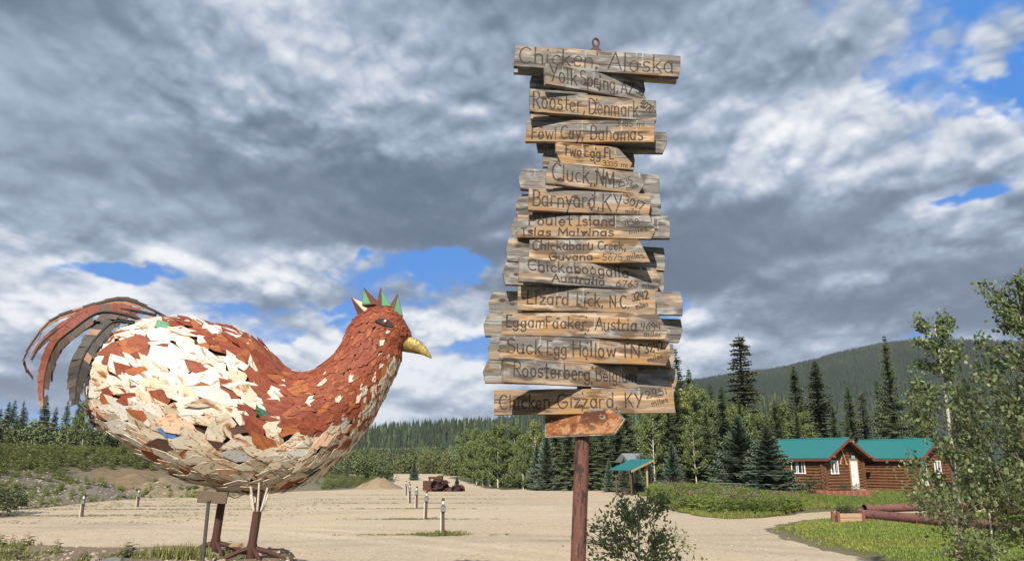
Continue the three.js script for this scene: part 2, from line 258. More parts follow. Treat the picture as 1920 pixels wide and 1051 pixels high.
// spruce: whorls of drooping boughs made of needle sprays
function spruceGeo(seed, h, R, c, o = {}) {
  const r = rng(seed), s = new Soup(), gap = o.gap ?? .26, base = (o.base ?? .03) * h, bare = o.bare ?? 0;
  for (let y = base; y < h * .985; y += gap * (.6 + .8 * r()) * (.5 + .5 * (1 - y / h))) {
    const t = y / h, rr = R * Math.pow(1 - t, o.pow ?? .8) * (.72 + .5 * r()) * (o.uneven ? (.75 + .5 * vn(y * 1.1, seed)) : 1) + .06, n = Math.max(4, Math.round((o.n ?? 7) * (.6 + .6 * (1 - t))));
    const a0 = r() * 6.28;
    for (let k = 0; k < n; k++) {
      if (r() < bare) continue;
      const a = a0 + (k + (r() - .5) * .8) / n * 6.2832, L = rr * (.7 + .5 * r()), dx = Math.cos(a), dz = Math.sin(a), droop = (o.droop ?? .35) * (1 - t * .7), cc = vary(r, c, .30), m = Math.max(3, Math.round(L / .22));
      const at = (u) => [dx * L * u, y + L * (.12 * u - droop * u * u + .10 * u * u * u), dz * L * u];
      for (let q = 0; q < m; q++) {
        const u0 = q / m, u1 = Math.min(1.05, (q + 1.35) / m), p = at(u0), e = at(u1), w = (.12 + (o.full ?? .26) * L * (1 - u0 * .72)) * (.7 + .6 * r());
        for (const sd of [-1, 1]) { const tip = [e[0] - dz * sd * w, e[1] - .10 * w - .12 * r() * w, e[2] + dx * sd * w], mid = at((u0 + u1) / 2 + .04); s.tri(p, tip, [mid[0], mid[1] - .02, mid[2]], vary(r, cc, .15)); s.tri([p[0], p[1] - .02, p[2]], [lerp(p[0], tip[0], .6), p[1] - w * .62, lerp(p[2], tip[2], .6)], e, vary(r, cc, .15)); }
      }
    }
  }
  s.tri([-.05, h * .96, 0], [.05, h * .96, 0], [0, h * 1.015, 0], c);
  return { crown: s.geo(), trunk: limb([V(0, -.3, 0), V(0, h * .5, 0), V(0, h, 0)], [.022 * h * (o.thick ?? .6) + .03, .012 * h * (o.thick ?? .6) + .02, .008], 7) };
}
// broadleaf: trunk, limbs, twigs and leaves
function broadGeo(seed, h, R, nLeaf, leaf, c, o = {}) {
  const r = rng(seed), s = new Soup(), wood = [], cb = (o.base ?? .22), pts = [], rad_ = [], n = 7, tips = [], tr = o.trunk ?? .011 * h;
  const wx = (r() - .5) * .06 * h, wz = (r() - .5) * .06 * h, lean = o.lean ?? [0, 0];
  for (let i = 0; i <= n; i++) { const t = i / n; pts.push(V(lean[0] * t * h + wx * Math.sin(t * 3.1) + (r() - .5) * .012 * h, t * h * .96 - (i ? 0 : .3), lean[1] * t * h + wz * Math.sin(t * 2.3))); rad_.push(tr * (1 - .86 * t) + .004); }
  const path = new THREE.CatmullRomCurve3(pts), trunk = limb(pts, rad_, 8, 2);
  const nl = o.limbs ?? 16;
  for (let k = 0; k < nl; k++) {
    const t = lerp(cb, .98, (k + r() * .8) / nl), st = path.getPoint(t), a = k * 2.4 + r() * .9, prof = o.profile ? o.profile(t) : Math.pow(Math.sin(Math.PI * clamp((t - cb * .6) / (1.06 - cb * .6)) ** .8), .7), L = R * prof * (.65 + .6 * r()), up = (o.up ?? .75) * (.6 + .6 * r()) + (t > .8 ? .5 : 0);
    const d = V(Math.cos(a), up, Math.sin(a)).normalize(), e = st.clone().addScaledVector(d, L), mid = st.clone().lerp(e, .5).add(V((r() - .5) * .1 * L, -.05 * L + (r() - .5) * .1 * L, (r() - .5) * .1 * L));
    wood.push(limb([st, mid, e], [tr * (.5 * (1 - t) + .09), tr * (.26 * (1 - t) + .05), .004], 5));
    const nt = o.twigs ?? 6;
    for (let q = 0; q < nt; q++) { const u = .3 + .7 * (q + r()) / nt, b = u < .5 ? st.clone().lerp(mid, u * 2) : mid.clone().lerp(e, u * 2 - 1), td = d.clone().add(V((r() - .5) * 1.7, (r() - .35) * 1.2, (r() - .5) * 1.7)).normalize(), tl = (.22 + .3 * r()) * L + .08 * R, te = b.clone().addScaledVector(td, tl); if (o.twigWood !== false) wood.push(limb([b, te], [.006 + .0008 * h, .003], 3)); tips.push([b, te, tl]); }
    tips.push([mid, e, L * .5]);
  }
  for (let k = 0; k < 5; k++) { const e = path.getPoint(.9 + .1 * r()); tips.push([path.getPoint(.82), e, .1 * h]); }
  for (let k = 0; k < nLeaf; k++) {
    const [b, e, tl] = tips[Math.floor(r() * tips.length)], p = b.clone().lerp(e, .25 + .85 * r()), j = (o.spread ?? .16) * tl + leaf * .8; p.add(V((r() - .5) * 2 * j, (r() - .5) * 2 * j, (r() - .5) * 2 * j));
    const nn = V(r() - .5, (r() - .5) * .8 + .15, r() - .5 + .1).normalize(), ax = V(r() - .5, r() - .9, r() - .5).cross(nn).normalize(), ay = nn.clone().cross(ax), z = leaf * (.6 + .7 * r()), cc = vary(r, r() < .14 ? (o.tint ?? c.map((v) => v * 1.5)) : c, .28);
    const P = (u, v, w = 0) => [p.x + ax.x * u * z + ay.x * v * z + nn.x * w * z, p.y + ax.y * u * z + ay.y * v * z + nn.y * w * z, p.z + ax.z * u * z + ay.z * v * z + nn.z * w * z];
    if (o.round) { const q = [P(0, -.55), P(.45, -.2, .1), P(.36, .3, .1), P(0, .62), P(-.36, .3, .1), P(-.45, -.2, .1)]; s.tri(q[0], q[1], q[2], cc).tri(q[0], q[2], q[3], cc).tri(q[0], q[3], q[4], cc).tri(q[0], q[4], q[5], cc); }
    else s.quad(P(0, -.6), P(.42, 0, .1), P(0, .6), P(-.42, 0, .1), cc);
  }
  return { crown: s.geo(), trunk, limbs: mergeGeometries(wood) };
}
const SP = [.115, .145, .065], SPB = [.13, .175, .115], SPW = [.135, .14, .065], ASP = [.108, .142, .044], ASPY = [.18, .205, .055];
const spruces = [spruceGeo(11, 10, 1.55, SP), spruceGeo(12, 10, 1.25, SP, { uneven: 1, bare: .12 }), spruceGeo(13, 10, 1.9, SP, { droop: .3 }), spruceGeo(14, 10, 1.05, SPW, { uneven: 1, bare: .22, droop: .5, n: 7, pow: .55 }), spruceGeo(15, 6, 2.1, SPB, { droop: .22, n: 11, gap: .2, pow: .85, full: .34 }), spruceGeo(16, 6, 1.8, SPB, { droop: .25, n: 11, gap: .19, pow: .8, full: .34 })];
const spruceH = [10, 10, 10, 10, 6, 6];
const broads = [broadGeo(21, 8, 1.8, 8200, .17, ASP, { limbs: 30, twigs: 7, base: .06, twigWood: false }), broadGeo(22, 8, 2.1, 9000, .17, ASP, { limbs: 32, twigs: 7, base: .04, twigWood: false }), broadGeo(23, 8, 1.4, 5600, .17, ASPY, { limbs: 24, base: .08, twigWood: false }), broadGeo(24, 8, 1.6, 4800, .17, ASP, { limbs: 20, base: .2, twigWood: false, tint: [.2, .21, .07] })];
function tree(name, label, g, h0, [x, z], h, wide, turn, mats, group) {
  const t = thing(name, label, 'tree', [x, groundAt(x, z) - .05, z], turn, group); t.scale.set(h / h0 * wide, h / h0, h / h0 * wide);
  part('trunk', g.trunk, mats[0], t); if (g.limbs) part('limbs', g.limbs, mats[0], t); part('crown', g.crown, mats[1], t); return t;
}
const spruce = (k, xz, h, label, group, wide = 1) => tree('spruce_tree', label, spruces[k], spruceH[k], xz, h, wide, xz[0] * 1.7 + xz[1], [darkBark, needles], group);
const aspen = (k, xz, h, label, group, wide = 1) => tree('aspen_tree', label, broads[k], 8, xz, h, wide, xz[0] * 2.3 + xz[1], [whiteBark, foliage], group);
// trees that stand out one by one
spruce(3, [27.2, -90], 17.4, 'tall thin ragged spruce, the tallest beside the teal-roofed cabin', null, 1.7);
spruce(0, [35.3, -95], 14.6, 'narrow dark spruce, left of the pair above the teal cabin roof', null, 1.25);
spruce(0, [38.4, -96], 15.3, 'dark spruce, right and wider of the pair above the teal cabin roof', null, 1.55);
spruce(2, [37.2, -75], 15.0, 'dark spruce rising behind the slender aspen and second cabin', null, .8);
spruce(2, [18.4, -85], 15.2, 'tall dark spruce just right of the signboards', null, .95);
spruce(4, [18.6, -63.5], 6.2, 'blue-green young spruce, the taller one left of the cabin', null, 1.3);
spruce(5, [19.0, -57.8], 5.0, 'blue-green young spruce with wide skirts at the cabin corner', null, 1.45);
spruce(5, [-15.9, -127], 3.4, 'small spruce in the green strip behind the posts', null, .8);
spruce(4, [-5.5, -78.4], 1.5, 'tiny young spruce beside the rusty machinery pile', null, .8);
aspen(2, [2.55, -85], 7.2, 'yellow-green aspen, brightest and tallest of the grove left of the pole', null, .9);
aspen(3, [13.9, -76], 8.2, 'slim white-trunked birch right of the open shelter', null, .85);
aspen(3, [-52, -94], 6.3, 'white-trunked birch at the edge of the left thicket', null, .9);
for (const [x, z, h] of [[11.6, -72.6, 2.9], [12.9, -73.4, 3.0], [10.6, -74, 3.3]]) spruce(5, [x, z], h, 'low dark spruce just behind the open shelter', 'low spruces behind the shelter', .9);
spruce(5, [9.3, -75], 3.2, 'yellowish little spruce in front of the open shelter', null, .7);
// the belt of trees from the lot's edge to behind the cabins
const gA = 'aspens at the edge of the gravel lot', gS = 'spruces in the belt behind the signpost', gB = 'birches and aspens left of the cabin', gC = 'trees behind the cabins', gL = 'spruces on the left skyline', gD = 'dark young spruces behind the chicken';
for (const [x, z, h, k, w] of [[-3.6, -97, 6.2, 1, .95], [-4.6, -102, 6.8, 0, 1], [-2.6, -93, 6.4, 1, .9], [-1.6, -88, 6.7, 0, 1.05], [.2, -90, 6.5, 1, .9], [1.2, -83, 5.6, 1, .8], [-5.4, -108, 6.8, 0, 1], [-6.4, -118, 7.4, 1, 1.1]]) aspen(k, [x, z], h, 'leafy green aspen in the grove along the gravel lot', gA, w);
for (const [x, z, h, k, w] of [[3.6, -80, 5.4, 4, .75], [4.7, -82, 8.6, 2, 1.1], [5.9, -79.5, 8.2, 2, 1.0], [6.9, -84, 9.2, 0, 1.3], [8.0, -80, 7.8, 2, 1.0], [9.6, -83, 9.4, 0, 1.2], [11.2, -82, 8.4, 2, 1.1], [12.4, -86, 9.8, 0, 1.2], [13.4, -90, 10, 2, .9], [2.6, -81, 4.2, 5, .8], [16.6, -92, 9.6, 1, 1.2], [14.8, -79, 8.6, 0, 1.2], [16.2, -80, 9.8, 2, .95], [18.6, -78, 8.2, 0, 1.3], [17.4, -81, 9.6, 2, .9], [20.0, -79.5, 7.4, 2, .9], [22.2, -81, 9.2, 0, 1.3], [24.6, -83, 8.2, 2, 1], [21.4, -92, 12, 0, 1.1], [24.2, -93, 10.5, 1, 1.3]]) spruce(k, [x, z], h * 1.15, 'dark full spruce in the belt behind the signpost', gS, w);
for (const [x, z, h, k, w] of [[19.2, -84, 9.2, 2, .9], [20.8, -86, 9.4, 0, .8], [22.6, -86, 8.2, 3, .9], [24.2, -84, 7.6, 2, .9], [17.0, -72, 6.0, 3, .8], [23.5, -78, 6.2, 0, .8], [29.6, -92, 7.6, 2, .9], [32.2, -92, 8.2, 0, .9], [33, -88, 7.0, 1, .9], [26.2, -88, 7.4, 0, 1], [28.2, -86, 6.6, 1, .9], [20.2, -90, 8.6, 1, 1], [16.4, -88, 8.2, 0, 1]]) aspen(k, [x, z], h * 1.12, 'slender leafy birch in the woods left of the cabin', gB, w);
for (const [x, z, h, k, w] of [[15.2, -74, 3.8, 4, .8], [21.5, -76, 4.6, 5, .8], [25.6, -82, 6.2, 2, 1], [28.8, -84, 7.6, 0, 1.2], [30.5, -88, 7.6, 0, 1.3], [34, -90, 8.2, 2, 1], [40.5, -92, 9.6, 0, 1.2], [42.5, -88, 8.6, 2, 1], [45, -94, 10.5, 1, 1.2], [47.5, -90, 9.4, 2, 1], [50.5, -96, 10.6, 0, 1.2], [53.5, -92, 9.8, 2, 1], [57, -96, 11, 1, 1.3], [61, -94, 10, 2, 1], [65, -98, 11, 0, 1.3], [36.5, -84, 6.2, 2, 1], [43.5, -80, 7.0, 1, 1.2], [31.8, -86, 7.2, 2, .9], [37.6, -90, 7.6, 0, 1.2], [41.4, -84, 7.2, 2, 1], [48.5, -82, 7.6, 2, .9], [55, -84, 8.2, 0, 1.3], [39.3, -86, 8.4, 3, 1.5]]) spruce(k, [x, z], h * 1.22, 'dark spruce in the woods behind the log cabins', gC, w);
{ const r = rng(31); for (let k = 0; k < 19; k++) { const x = -103 + k * 1.35 + (r() - .5) * .9; spruce(Math.floor(r() * 3.4), [x, -144 - 12 * r()], 9.5 + 5.5 * r() + 1.5 * Math.sin(k * .8), 'dark pointed spruce on the skyline behind the left thicket', gL, .85 + .4 * r()); } }
for (const [x, z, h, k] of [[-51, -101, 6.2, 2], [-48.5, -99, 7.0, 2], [-46, -102, 6.4, 2], [-53.5, -103, 5.6, 0]]) spruce(k, [x, z], h, 'dark young spruce low behind the chicken tail', gD, 1.15);

// scattered masses
function scatter(name, label, category, geo, mat, items, colours) {
  const m = new THREE.InstancedMesh(geo, mat, items.length), M = new THREE.Matrix4(), q = new THREE.Quaternion(), e = new THREE.Euler(), sc = new THREE.Vector3(), p = new THREE.Vector3(), c = new THREE.Color();
  items.forEach(([x, y, z, s, turn = 0, sy = s, tilt = 0], i) => { e.set(tilt, turn, tilt * .6); m.setMatrixAt(i, M.compose(p.set(x, y, z), q.setFromEuler(e), sc.set(s, sy, s))); if (colours) m.setColorAt(i, c.setRGB(...colours(i))); });
  return top(m, name, label, category, null, 'stuff');
}
const tuft = (seed, n, h, spread, c, w = .012) => { const r = rng(seed), s = new Soup(); for (let k = 0; k < n; k++) { const a = r() * 6.28, b = r() * spread, x = Math.cos(a) * b, z = Math.sin(a) * b, H = h * (.5 + .6 * r()), l = H * (.15 + .5 * r()), d = r() * 6.28, dx = Math.cos(d), dz = Math.sin(d), cc = vary(r, c, .25), px = -dz * w, pz = dx * w; const m = [x + dx * l * .35, H * .6, z + dz * l * .35], t = [x + dx * l, H, z + dz * l]; s.quad([x - px, 0, z - pz], [x + px, 0, z + pz], [m[0] + px * .8, m[1], m[2] + pz * .8], [m[0] - px * .8, m[1], m[2] - pz * .8], cc).tri([m[0] - px * .8, m[1], m[2] - pz * .8], [m[0] + px * .8, m[1], m[2] + pz * .8], t, cc); } return s.geo(); };
const weed = (seed, h, nLeaf, leaf, c, flower) => { const r = rng(seed), s = new Soup(), stems = 4; for (let k = 0; k < stems; k++) { const x0 = (r() - .5) * .25, z0 = (r() - .5) * .25, lx = (r() - .5) * .2, lz = (r() - .5) * .2, H = h * (.7 + .4 * r()), w = .008; s.tri([x0 - w, 0, z0], [x0 + w, 0, z0], [x0 + lx, H, z0 + lz], c.map((v) => v * .8)); for (let q = 0; q < nLeaf; q++) { const t = .12 + .85 * q / nLeaf, a = q * 2.4 + r(), L = leaf * (1.2 - .7 * t) * (.7 + .6 * r()), p = [x0 + lx * t, H * t, z0 + lz * t], dx = Math.cos(a), dz = Math.sin(a), fl = flower && t > .72, cc = vary(r, fl ? flower : c, .25), W = L * (fl ? .4 : .16), LL = fl ? L * .45 : L; s.quad(p, [p[0] + dx * LL * .5 - dz * W, p[1] + LL * .25, p[2] + dz * LL * .5 + dx * W], [p[0] + dx * LL, p[1] + LL * .12, p[2] + dz * LL], [p[0] + dx * LL * .5 + dz * W, p[1] + LL * .2, p[2] + dz * LL * .5 - dx * W], cc); } } return s.geo(); };
const shrub = (seed, n, leaf, c) => { const r = rng(seed), s = new Soup(), lobes = Array.from({ length: 9 }, () => [(r() - .5) * 1.3, .35 + .75 * r(), (r() - .5) * 1.3, .28 + .28 * r()]); for (let k = 0; k < n; k++) { const [lx, ly, lz, lr] = lobes[k % 9], d = V(r() - .5, r() - .4, r() - .5).normalize().multiplyScalar(lr * (.55 + .5 * r())), p = [lx + d.x, Math.max(.02, ly + d.y * 1.2), lz + d.z], a = r() * 6.28, b = (r() - .3) * 1.6, z = leaf * (.6 + .8 * r()), u = [Math.cos(a) * z, Math.sin(b) * z, Math.sin(a) * z], v = [-Math.sin(a) * z * .4, z * .25, Math.cos(a) * z * .4], cc = vary(r, c, .3); s.quad([p[0] - u[0], p[1] - u[1], p[2] - u[2]], [p[0] + v[0], p[1] + v[1], p[2] + v[2]], [p[0] + u[0], p[1] + u[1], p[2] + u[2]], [p[0] - v[0], p[1] - v[1], p[2] - v[2]], cc); } return s.geo(); };
const farTree = (() => { const s = new Soup(); for (let k = 0; k < 4; k++) { const y0 = .05 + k * .23, R = .17 * (1 - k * .21), y1 = y0 + .40 - k * .02; for (let q = 0; q < 6; q++) { const a = q * 1.047 + k * .5, b = a + 1.2; s.tri([Math.cos(a) * R, y0, Math.sin(a) * R], [Math.cos(b) * R * .8, y0 + .04, Math.sin(b) * R * .8], [0, y1, 0], null); } } return s.geo(); })();
const farMat = std(col(1, 1, 1), 1, { side: THREE.DoubleSide });
const white3 = [.1, .1, .1];
{ // forests on the hills
  const r = rng(61), a = [], b = [];
  for (let k = 0; a.length < 9000 && k < 60000; k++) { const z = -lerp(228, 560, Math.pow(r(), .8)), x = lerp(-.32, .36, r()) * -z, dens = fbm(x * .02, z * .02, 3), hh = 3 + 6.5 * Math.pow(r(), 1.3); if (r() < dens * 1.3) a.push([x, hillM(x, z) - .2, z, 2.5 + hh * .6, r() * 6.28, hh]); }
  scatter('hill_forest', 'dense conifer forest on the low hill behind the lot', 'forest', farTree, farMat, a, () => { const k = .55 + .9 * r(), w = r() < .16; return w ? [.085 * k, .105 * k, .045 * k] : [.040 * k, .058 * k, .032 * k]; });
  for (let k = 0; b.length < 52000 && k < 200000; k++) { const z = -lerp(660, 1840, Math.sqrt(r())), x = lerp(-.02, .74, r()) * -z, dens = fbm(x * .006, z * .006, 4); if (r() < sstep(.30, .6, dens) * 1.1 + .1) b.push([x, hillR(x, z) - .3, z, 7 + 5 * r(), r() * 6.28, 8 + 6 * r()]); }
  scatter('far_forest', 'dark spruce forest covering the long far hill', 'forest', farTree, farMat, b, (i) => { const p = fbm(b[i][0] * .008, b[i][2] * .008, 3), k = (.6 + .6 * r()) * (.55 + 1.0 * fbm(b[i][0] * .004 + 7, b[i][2] * .0022, 3)), w = p > .55 && r() < .5; return w ? [.052 * k, .066 * k, .030 * k] : [.030 * k, .043 * k, .026 * k]; });
}
{ // thickets
  const r = rng(71), g = shrub(5, 900, .075, [.125, .15, .06]), L = [], C = [];
  for (let k = 0; k < 340; k++) { const z = -lerp(100, 136, r()), x = -lerp(50, 108, r()); L.push([x, leftH(x, z) - .3, z, 1.9 + 1.3 * r(), r() * 6.28, 2.4 + 1.3 * r()]); }
  for (let k = 0; k < 40; k++) { const z = -lerp(112, 130, r()), x = -lerp(20, 52, r()); L.push([x, leftH(x, z) - .2, z, 1.5 + 1.0 * r(), r() * 6.28, 1.6 + 1.2 * r()]); }
  const tint = (r) => () => { const k = .7 + .6 * r(); return [k * (.9 + .2 * r()), k, k * (.85 + .3 * r())]; };
  scatter('left_thicket', 'grey-green willow thicket below the left spruces', 'thicket', g, foliage, L, tint(r));
  for (let k = 0; k < 210; k++) { const x = lerp(-78, -8, r()), z = -lerp(206, 232, r()); C.push([x, -.3, z, 2.2 + 1.6 * r(), r() * 6.28, 2.6 + 2.6 * r()]); }
  for (let k = 0; k < 60; k++) { const t = r(), x = lerp(-14, -3, r()), z = -lerp(168, 200, t); C.push([x, -.3, z, 2 + 1.4 * r(), r() * 6.28, 3 + 2 * r()]); }
  scatter('valley_thicket', 'pale willow thicket at the far end of the gravel road', 'thicket', g, foliage, C, tint(r));
  const D = []; for (let k = 0; k < 14; k++) { const x = -lerp(25.6, 30, r()), z = -lerp(38, 44, r()); D.push([x, groundAt(x, z) - .1, z, .8 + .5 * r(), r() * 6.28, .8 + .6 * r()]); }
  scatter('willow_scrub', 'dark low willow scrub at the left edge of the lot', 'shrub', shrub(9, 700, .07, [.085, .105, .04]), foliage, D, tint(r));
  const E = []; for (let k = 0; k < 230; k++) { const x = lerp(-10, 62, Math.pow(r(), .9)), z = -lerp(77, 100, r()); if (isleH(x, z) > .05) E.push([x, isleH(x, z) - .1, z, .9 + .9 * r(), r() * 6.28, 1.0 + 1.4 * r()]); }
  scatter('undergrowth', 'green undergrowth along the feet of the tree belt', 'undergrowth', g, foliage, E, tint(r));
}
{ // grass and weeds
  const patchy = (list) => (i) => { const x = list[i][0], z = list[i][2], dry = sstep(.45, .7, fbm(x * .55 + 3, z * .4, 4)), k = .75 + .5 * perm[(i * 37) & 65535]; return [k * lerp(.92, 1.22, dry), k * lerp(.95, 1.02, dry), k * lerp(.95, 1.15, dry)]; };   // drier and fresher patches of grass
  const r = rng(81), A = [], B = [], F = [], G = [], H = [], T = [], N = [], P = [];
  for (let k = 0; k < 46000; k++) { const x = lerp(9.5, 26, r()), z = -lerp(15, 43, r()), h = lawnH(x, z); if (Math.abs(x / z) < .78 && h > .0 && r() < sstep(.0, .12, h)) A.push([x, h - .01, z, .7 + .6 * r(), r() * 6.28, .7 + .6 * r()]); }
  scatter('lawn_grass', 'short bright green grass of the front lawn', 'grass', tuft(3, 9, .10, .12, [.145, .195, .035], .010), foliage, A, patchy(A));
  for (let k = 0; k < 42000; k++) { const x = lerp(8, 48, r()), z = -lerp(38, 76, r()), h = isleH(x, z); if (h > .02 && x / -z < .72) B.push([x, h - .01, z, .8 + .7 * r(), r() * 6.28, .8 + .8 * r()]); }
  scatter('verge_grass', 'mown grass in front of the log cabins', 'grass', tuft(4, 9, .16, .16, [.14, .185, .035], .014), foliage, B, patchy(B));
  const wG = weed(6, .8, 12, .30, [.22, .28, .07]), wF = weed(7, 1.0, 14, .22, [.19, .225, .07], [.42, .19, .32]);
  for (let k = 0; k < 5200; k++) { const x = lerp(9.6, 20, r()), z = -lerp(41, 74, r()), h = isleH(x, z), core = sstep(7.5, 3.5, Math.hypot((x - 11.9) * 1.55, (z + 55) * .36)); if (h > .1 && r() < core) (r() < .01 + .2 * sstep(.58, .7, fbm(x * .5, z * .3, 2)) ? F : G).push([x, h - .02, z, .7 + .5 * r(), r() * 6.28, (.35 + .9 * fbm(x * .7 + 5, z * .5, 3)) * (.6 + .7 * r()) * lerp(1.1, .6, sstep(12, 15, x))]); }
  for (let k = 0; k < 500; k++) { const x = lerp(11.4, 16.2, r()), z = -lerp(41.2, 46, r()), h = isleH(x, z); if (h > .05) (r() < .12 ? F : G).push([x, h - .02, z, .7 + .4 * r(), r() * 6.28, .7 + .4 * r()]); }
  scatter('green_weeds', 'tall green weeds on the mound beside the drive', 'weeds', wG, foliage, G);
  scatter('fireweed', 'pink-tipped fireweed on the mound beside the drive', 'weeds', wF, foliage, F);
  for (let k = 0; k < 11000; k++) { const x = lerp(-62, -11, r()), z = -lerp(52, 165, Math.pow(r(), 1.3)), v = leftVeg(x, z); if (r() < v && Math.abs(x / z) < .8) { const s = (.75 + .6 * r()) * (x > -19 ? .7 : 1); H.push([x, leftH(x, z) - .03, z, s, r() * 6.28, s * (.8 + .5 * r())]); } }
  scatter('bank_weeds', 'rank green weeds covering the left bank', 'weeds', weed(8, .85, 11, .28, [.20, .225, .075]), foliage, H);
  for (let k = 0; k < 1000; k++) { const x = lerp(-48, -14, r()), z = -lerp(44, 66, r()), v = leftVeg(x, z), h = leftH(x, z); if (h > -.1 && r() < .3 + fbm(x * .6, z * .6, 2) - .45 * v) N.push([x, Math.max(0, h) - .02, z, .4 + .5 * r(), r() * 6.28, .3 + .5 * r()]); }
  scatter('scree_weeds', 'sparse weeds on the gravel slope at the left', 'weeds', wG, foliage, N);
  // bay strips in the lot
  for (const [sz, sx, sl] of [[-30.3, -2.7, 1.0], [-30.4, -3.6, 3.2], [-38.8, -4.6, 4.2], [-38.8, -5, 2], [-47.6, -6.2, 5], [-54.2, -6.6, 8], [-60.5, -7.5, 9], [-68, -8, 9], [-41.2, -23, 7], [-47, -22, 10], [-50.5, -24, 12]]) for (let k = 0; k < 70 + sl * 14; k++) { const x = sx + (r() + r() + r() - 1.5) * sl * .9, z = sz + (r() - .5) * (sl < 1.5 ? .9 : .5); T.push([x, -.01, z, (sl < 1.5 ? 1.2 : .6) * (.5 + .8 * r()), r() * 6.28, (sl < 1.5 ? 1.5 : .6) * (.4 + .8 * r())]); }
  for (let k = 0; k < 2600; k++) { const x = lerp(-32, -11, r()), z = -lerp(36, 62, r()); if (leftH(x, z) < 0 && r() < sstep(.46, .62, fbm(x * .5, z * 1.3, 4))) T.push([x, -.01, z, .3 + .4 * r(), r() * 6.28, .2 + .4 * r()]); }
  scatter('lot_weeds', 'thin weed tufts in rows across the gravel lot', 'weeds', tuft(14, 12, .14, .16, [.15, .16, .045], .012), foliage, T);
  for (let k = 0; k < 9000; k++) { const x = lerp(-17, -1.2, r()), z = -lerp(12.2, 17.6, r()), d = z - bermEdge(x); if (d > -.9 && r() < bermGrass(x, z) * .8 && !(x > -6.3 && x < -3.4 && r() < .93)) P.push([x, bermH(x, z) - .02, z, .6 + .6 * r(), r() * 6.28, .42 + .55 * r(), (r() - .5) * .3]); }
  for (let k = 0; k < 60; k++) { const x = -6.05 + (r() + r() - 1) * .7, z = -14.7 + (r() - .5) * .9; P.push([x, bermH(x, z) - .02, z, .9 + .5 * r(), r() * 6.28, .9 + .8 * r()]); }
  scatter('bank_grass', 'ragged grass on the near bank around the chicken feet', 'grass', tuft(15, 16, .16, .12, [.18, .19, .06], .007), foliage, P);
  const Q = [], S = []; for (let k = 0; k < 900; k++) { const x = lerp(-16, -3.6, r()), z = -lerp(12.6, 17.2, r()); if (z - bermEdge(x) > -.4 && r() < .5 * bermGrass(x, z) && !(x > -6 && r() < .9)) S.push([x, bermH(x, z) - .02, z, .4 + .4 * r(), r() * 6.28, .2 + .28 * r()]); }
  scatter('bank_herbs', 'leafy weeds with seed heads on the near bank', 'weeds', weed(17, .8, 9, .2, [.16, .175, .06], [.26, .17, .10]), foliage, S);
  // loose stones on the near bank and the scree
  const stone = (() => { const g = new THREE.IcosahedronGeometry(1, 1), p = g.attributes.position; for (let i = 0; i < p.count; i++) { const k = .72 + .5 * vn(p.getX(i) * 2 + 9, p.getY(i) * 2 + p.getZ(i) * 3); p.setXYZ(i, p.getX(i) * k, p.getY(i) * k * .65, p.getZ(i) * k); } g.computeVertexNormals(); return g; })();
  for (let k = 0; k < 1500; k++) { const x = lerp(-16, -2.6, r()), z = -lerp(12.5, 17.6, r()); if (z - bermEdge(x) > -1.2) Q.push([x, bermH(x, z), z, .012 + .05 * Math.pow(r(), 4), r() * 6.28]); }
  for (let k = 0; k < 3800; k++) { const x = lerp(-46, -17, r()), z = -lerp(45, 66, r()), h = leftH(x, z); if (h > .02 && r() > leftVeg(x, z)) Q.push([x, h, z, .03 + .10 * Math.pow(r(), 3), r() * 6.28]); }
  for (let k = 0; k < 9000; k++) { const z = -lerp(20, 62, Math.pow(r(), 1.4)), x = lerp(-.6, .36, r()) * -z; if (groundAt(x, z) < .02) Q.push([x, .002, z, .010 + .028 * Math.pow(r(), 3), r() * 6.28]); }
  scatter('loose_stones', 'loose stones over the scree slope, near bank and lot', 'stones', stone, std(col(1, 1, 1), .95, {}), Q, () => { const k = .6 + .7 * r(); return [.36 * k, .30 * k, .215 * k]; });
  for (const [x, z, sx, sy, sz2, c, label] of [[-5.28, -15.35, .17, .075, .1, [.42, .28, .15], 'flat tan stone lying on the rear foot of the chicken'], [-5.5, -13.75, .13, .06, .1, [.45, .36, .22], 'yellowish stone beside the small plaque post'], [-6.75, -13.6, .30, .14, .2, [.16, .16, .155], 'dark grey boulder at the bottom edge left of the plaque'], [-7.2, -13.9, .18, .1, .12, [.27, .23, .19], 'brownish stone in the grass left of the boulder']]) { const m = new THREE.Mesh(stone, std(col(...c), .95, { bumpMap: grainTex, bumpScale: .01 })); m.position.set(x, bermH(x, z) + sy * .3 + (sx === .17 ? .10 : 0), z); m.scale.set(sx, sy, sz2); m.rotation.y = x; top(m, 'stone', label, 'stone'); }
}
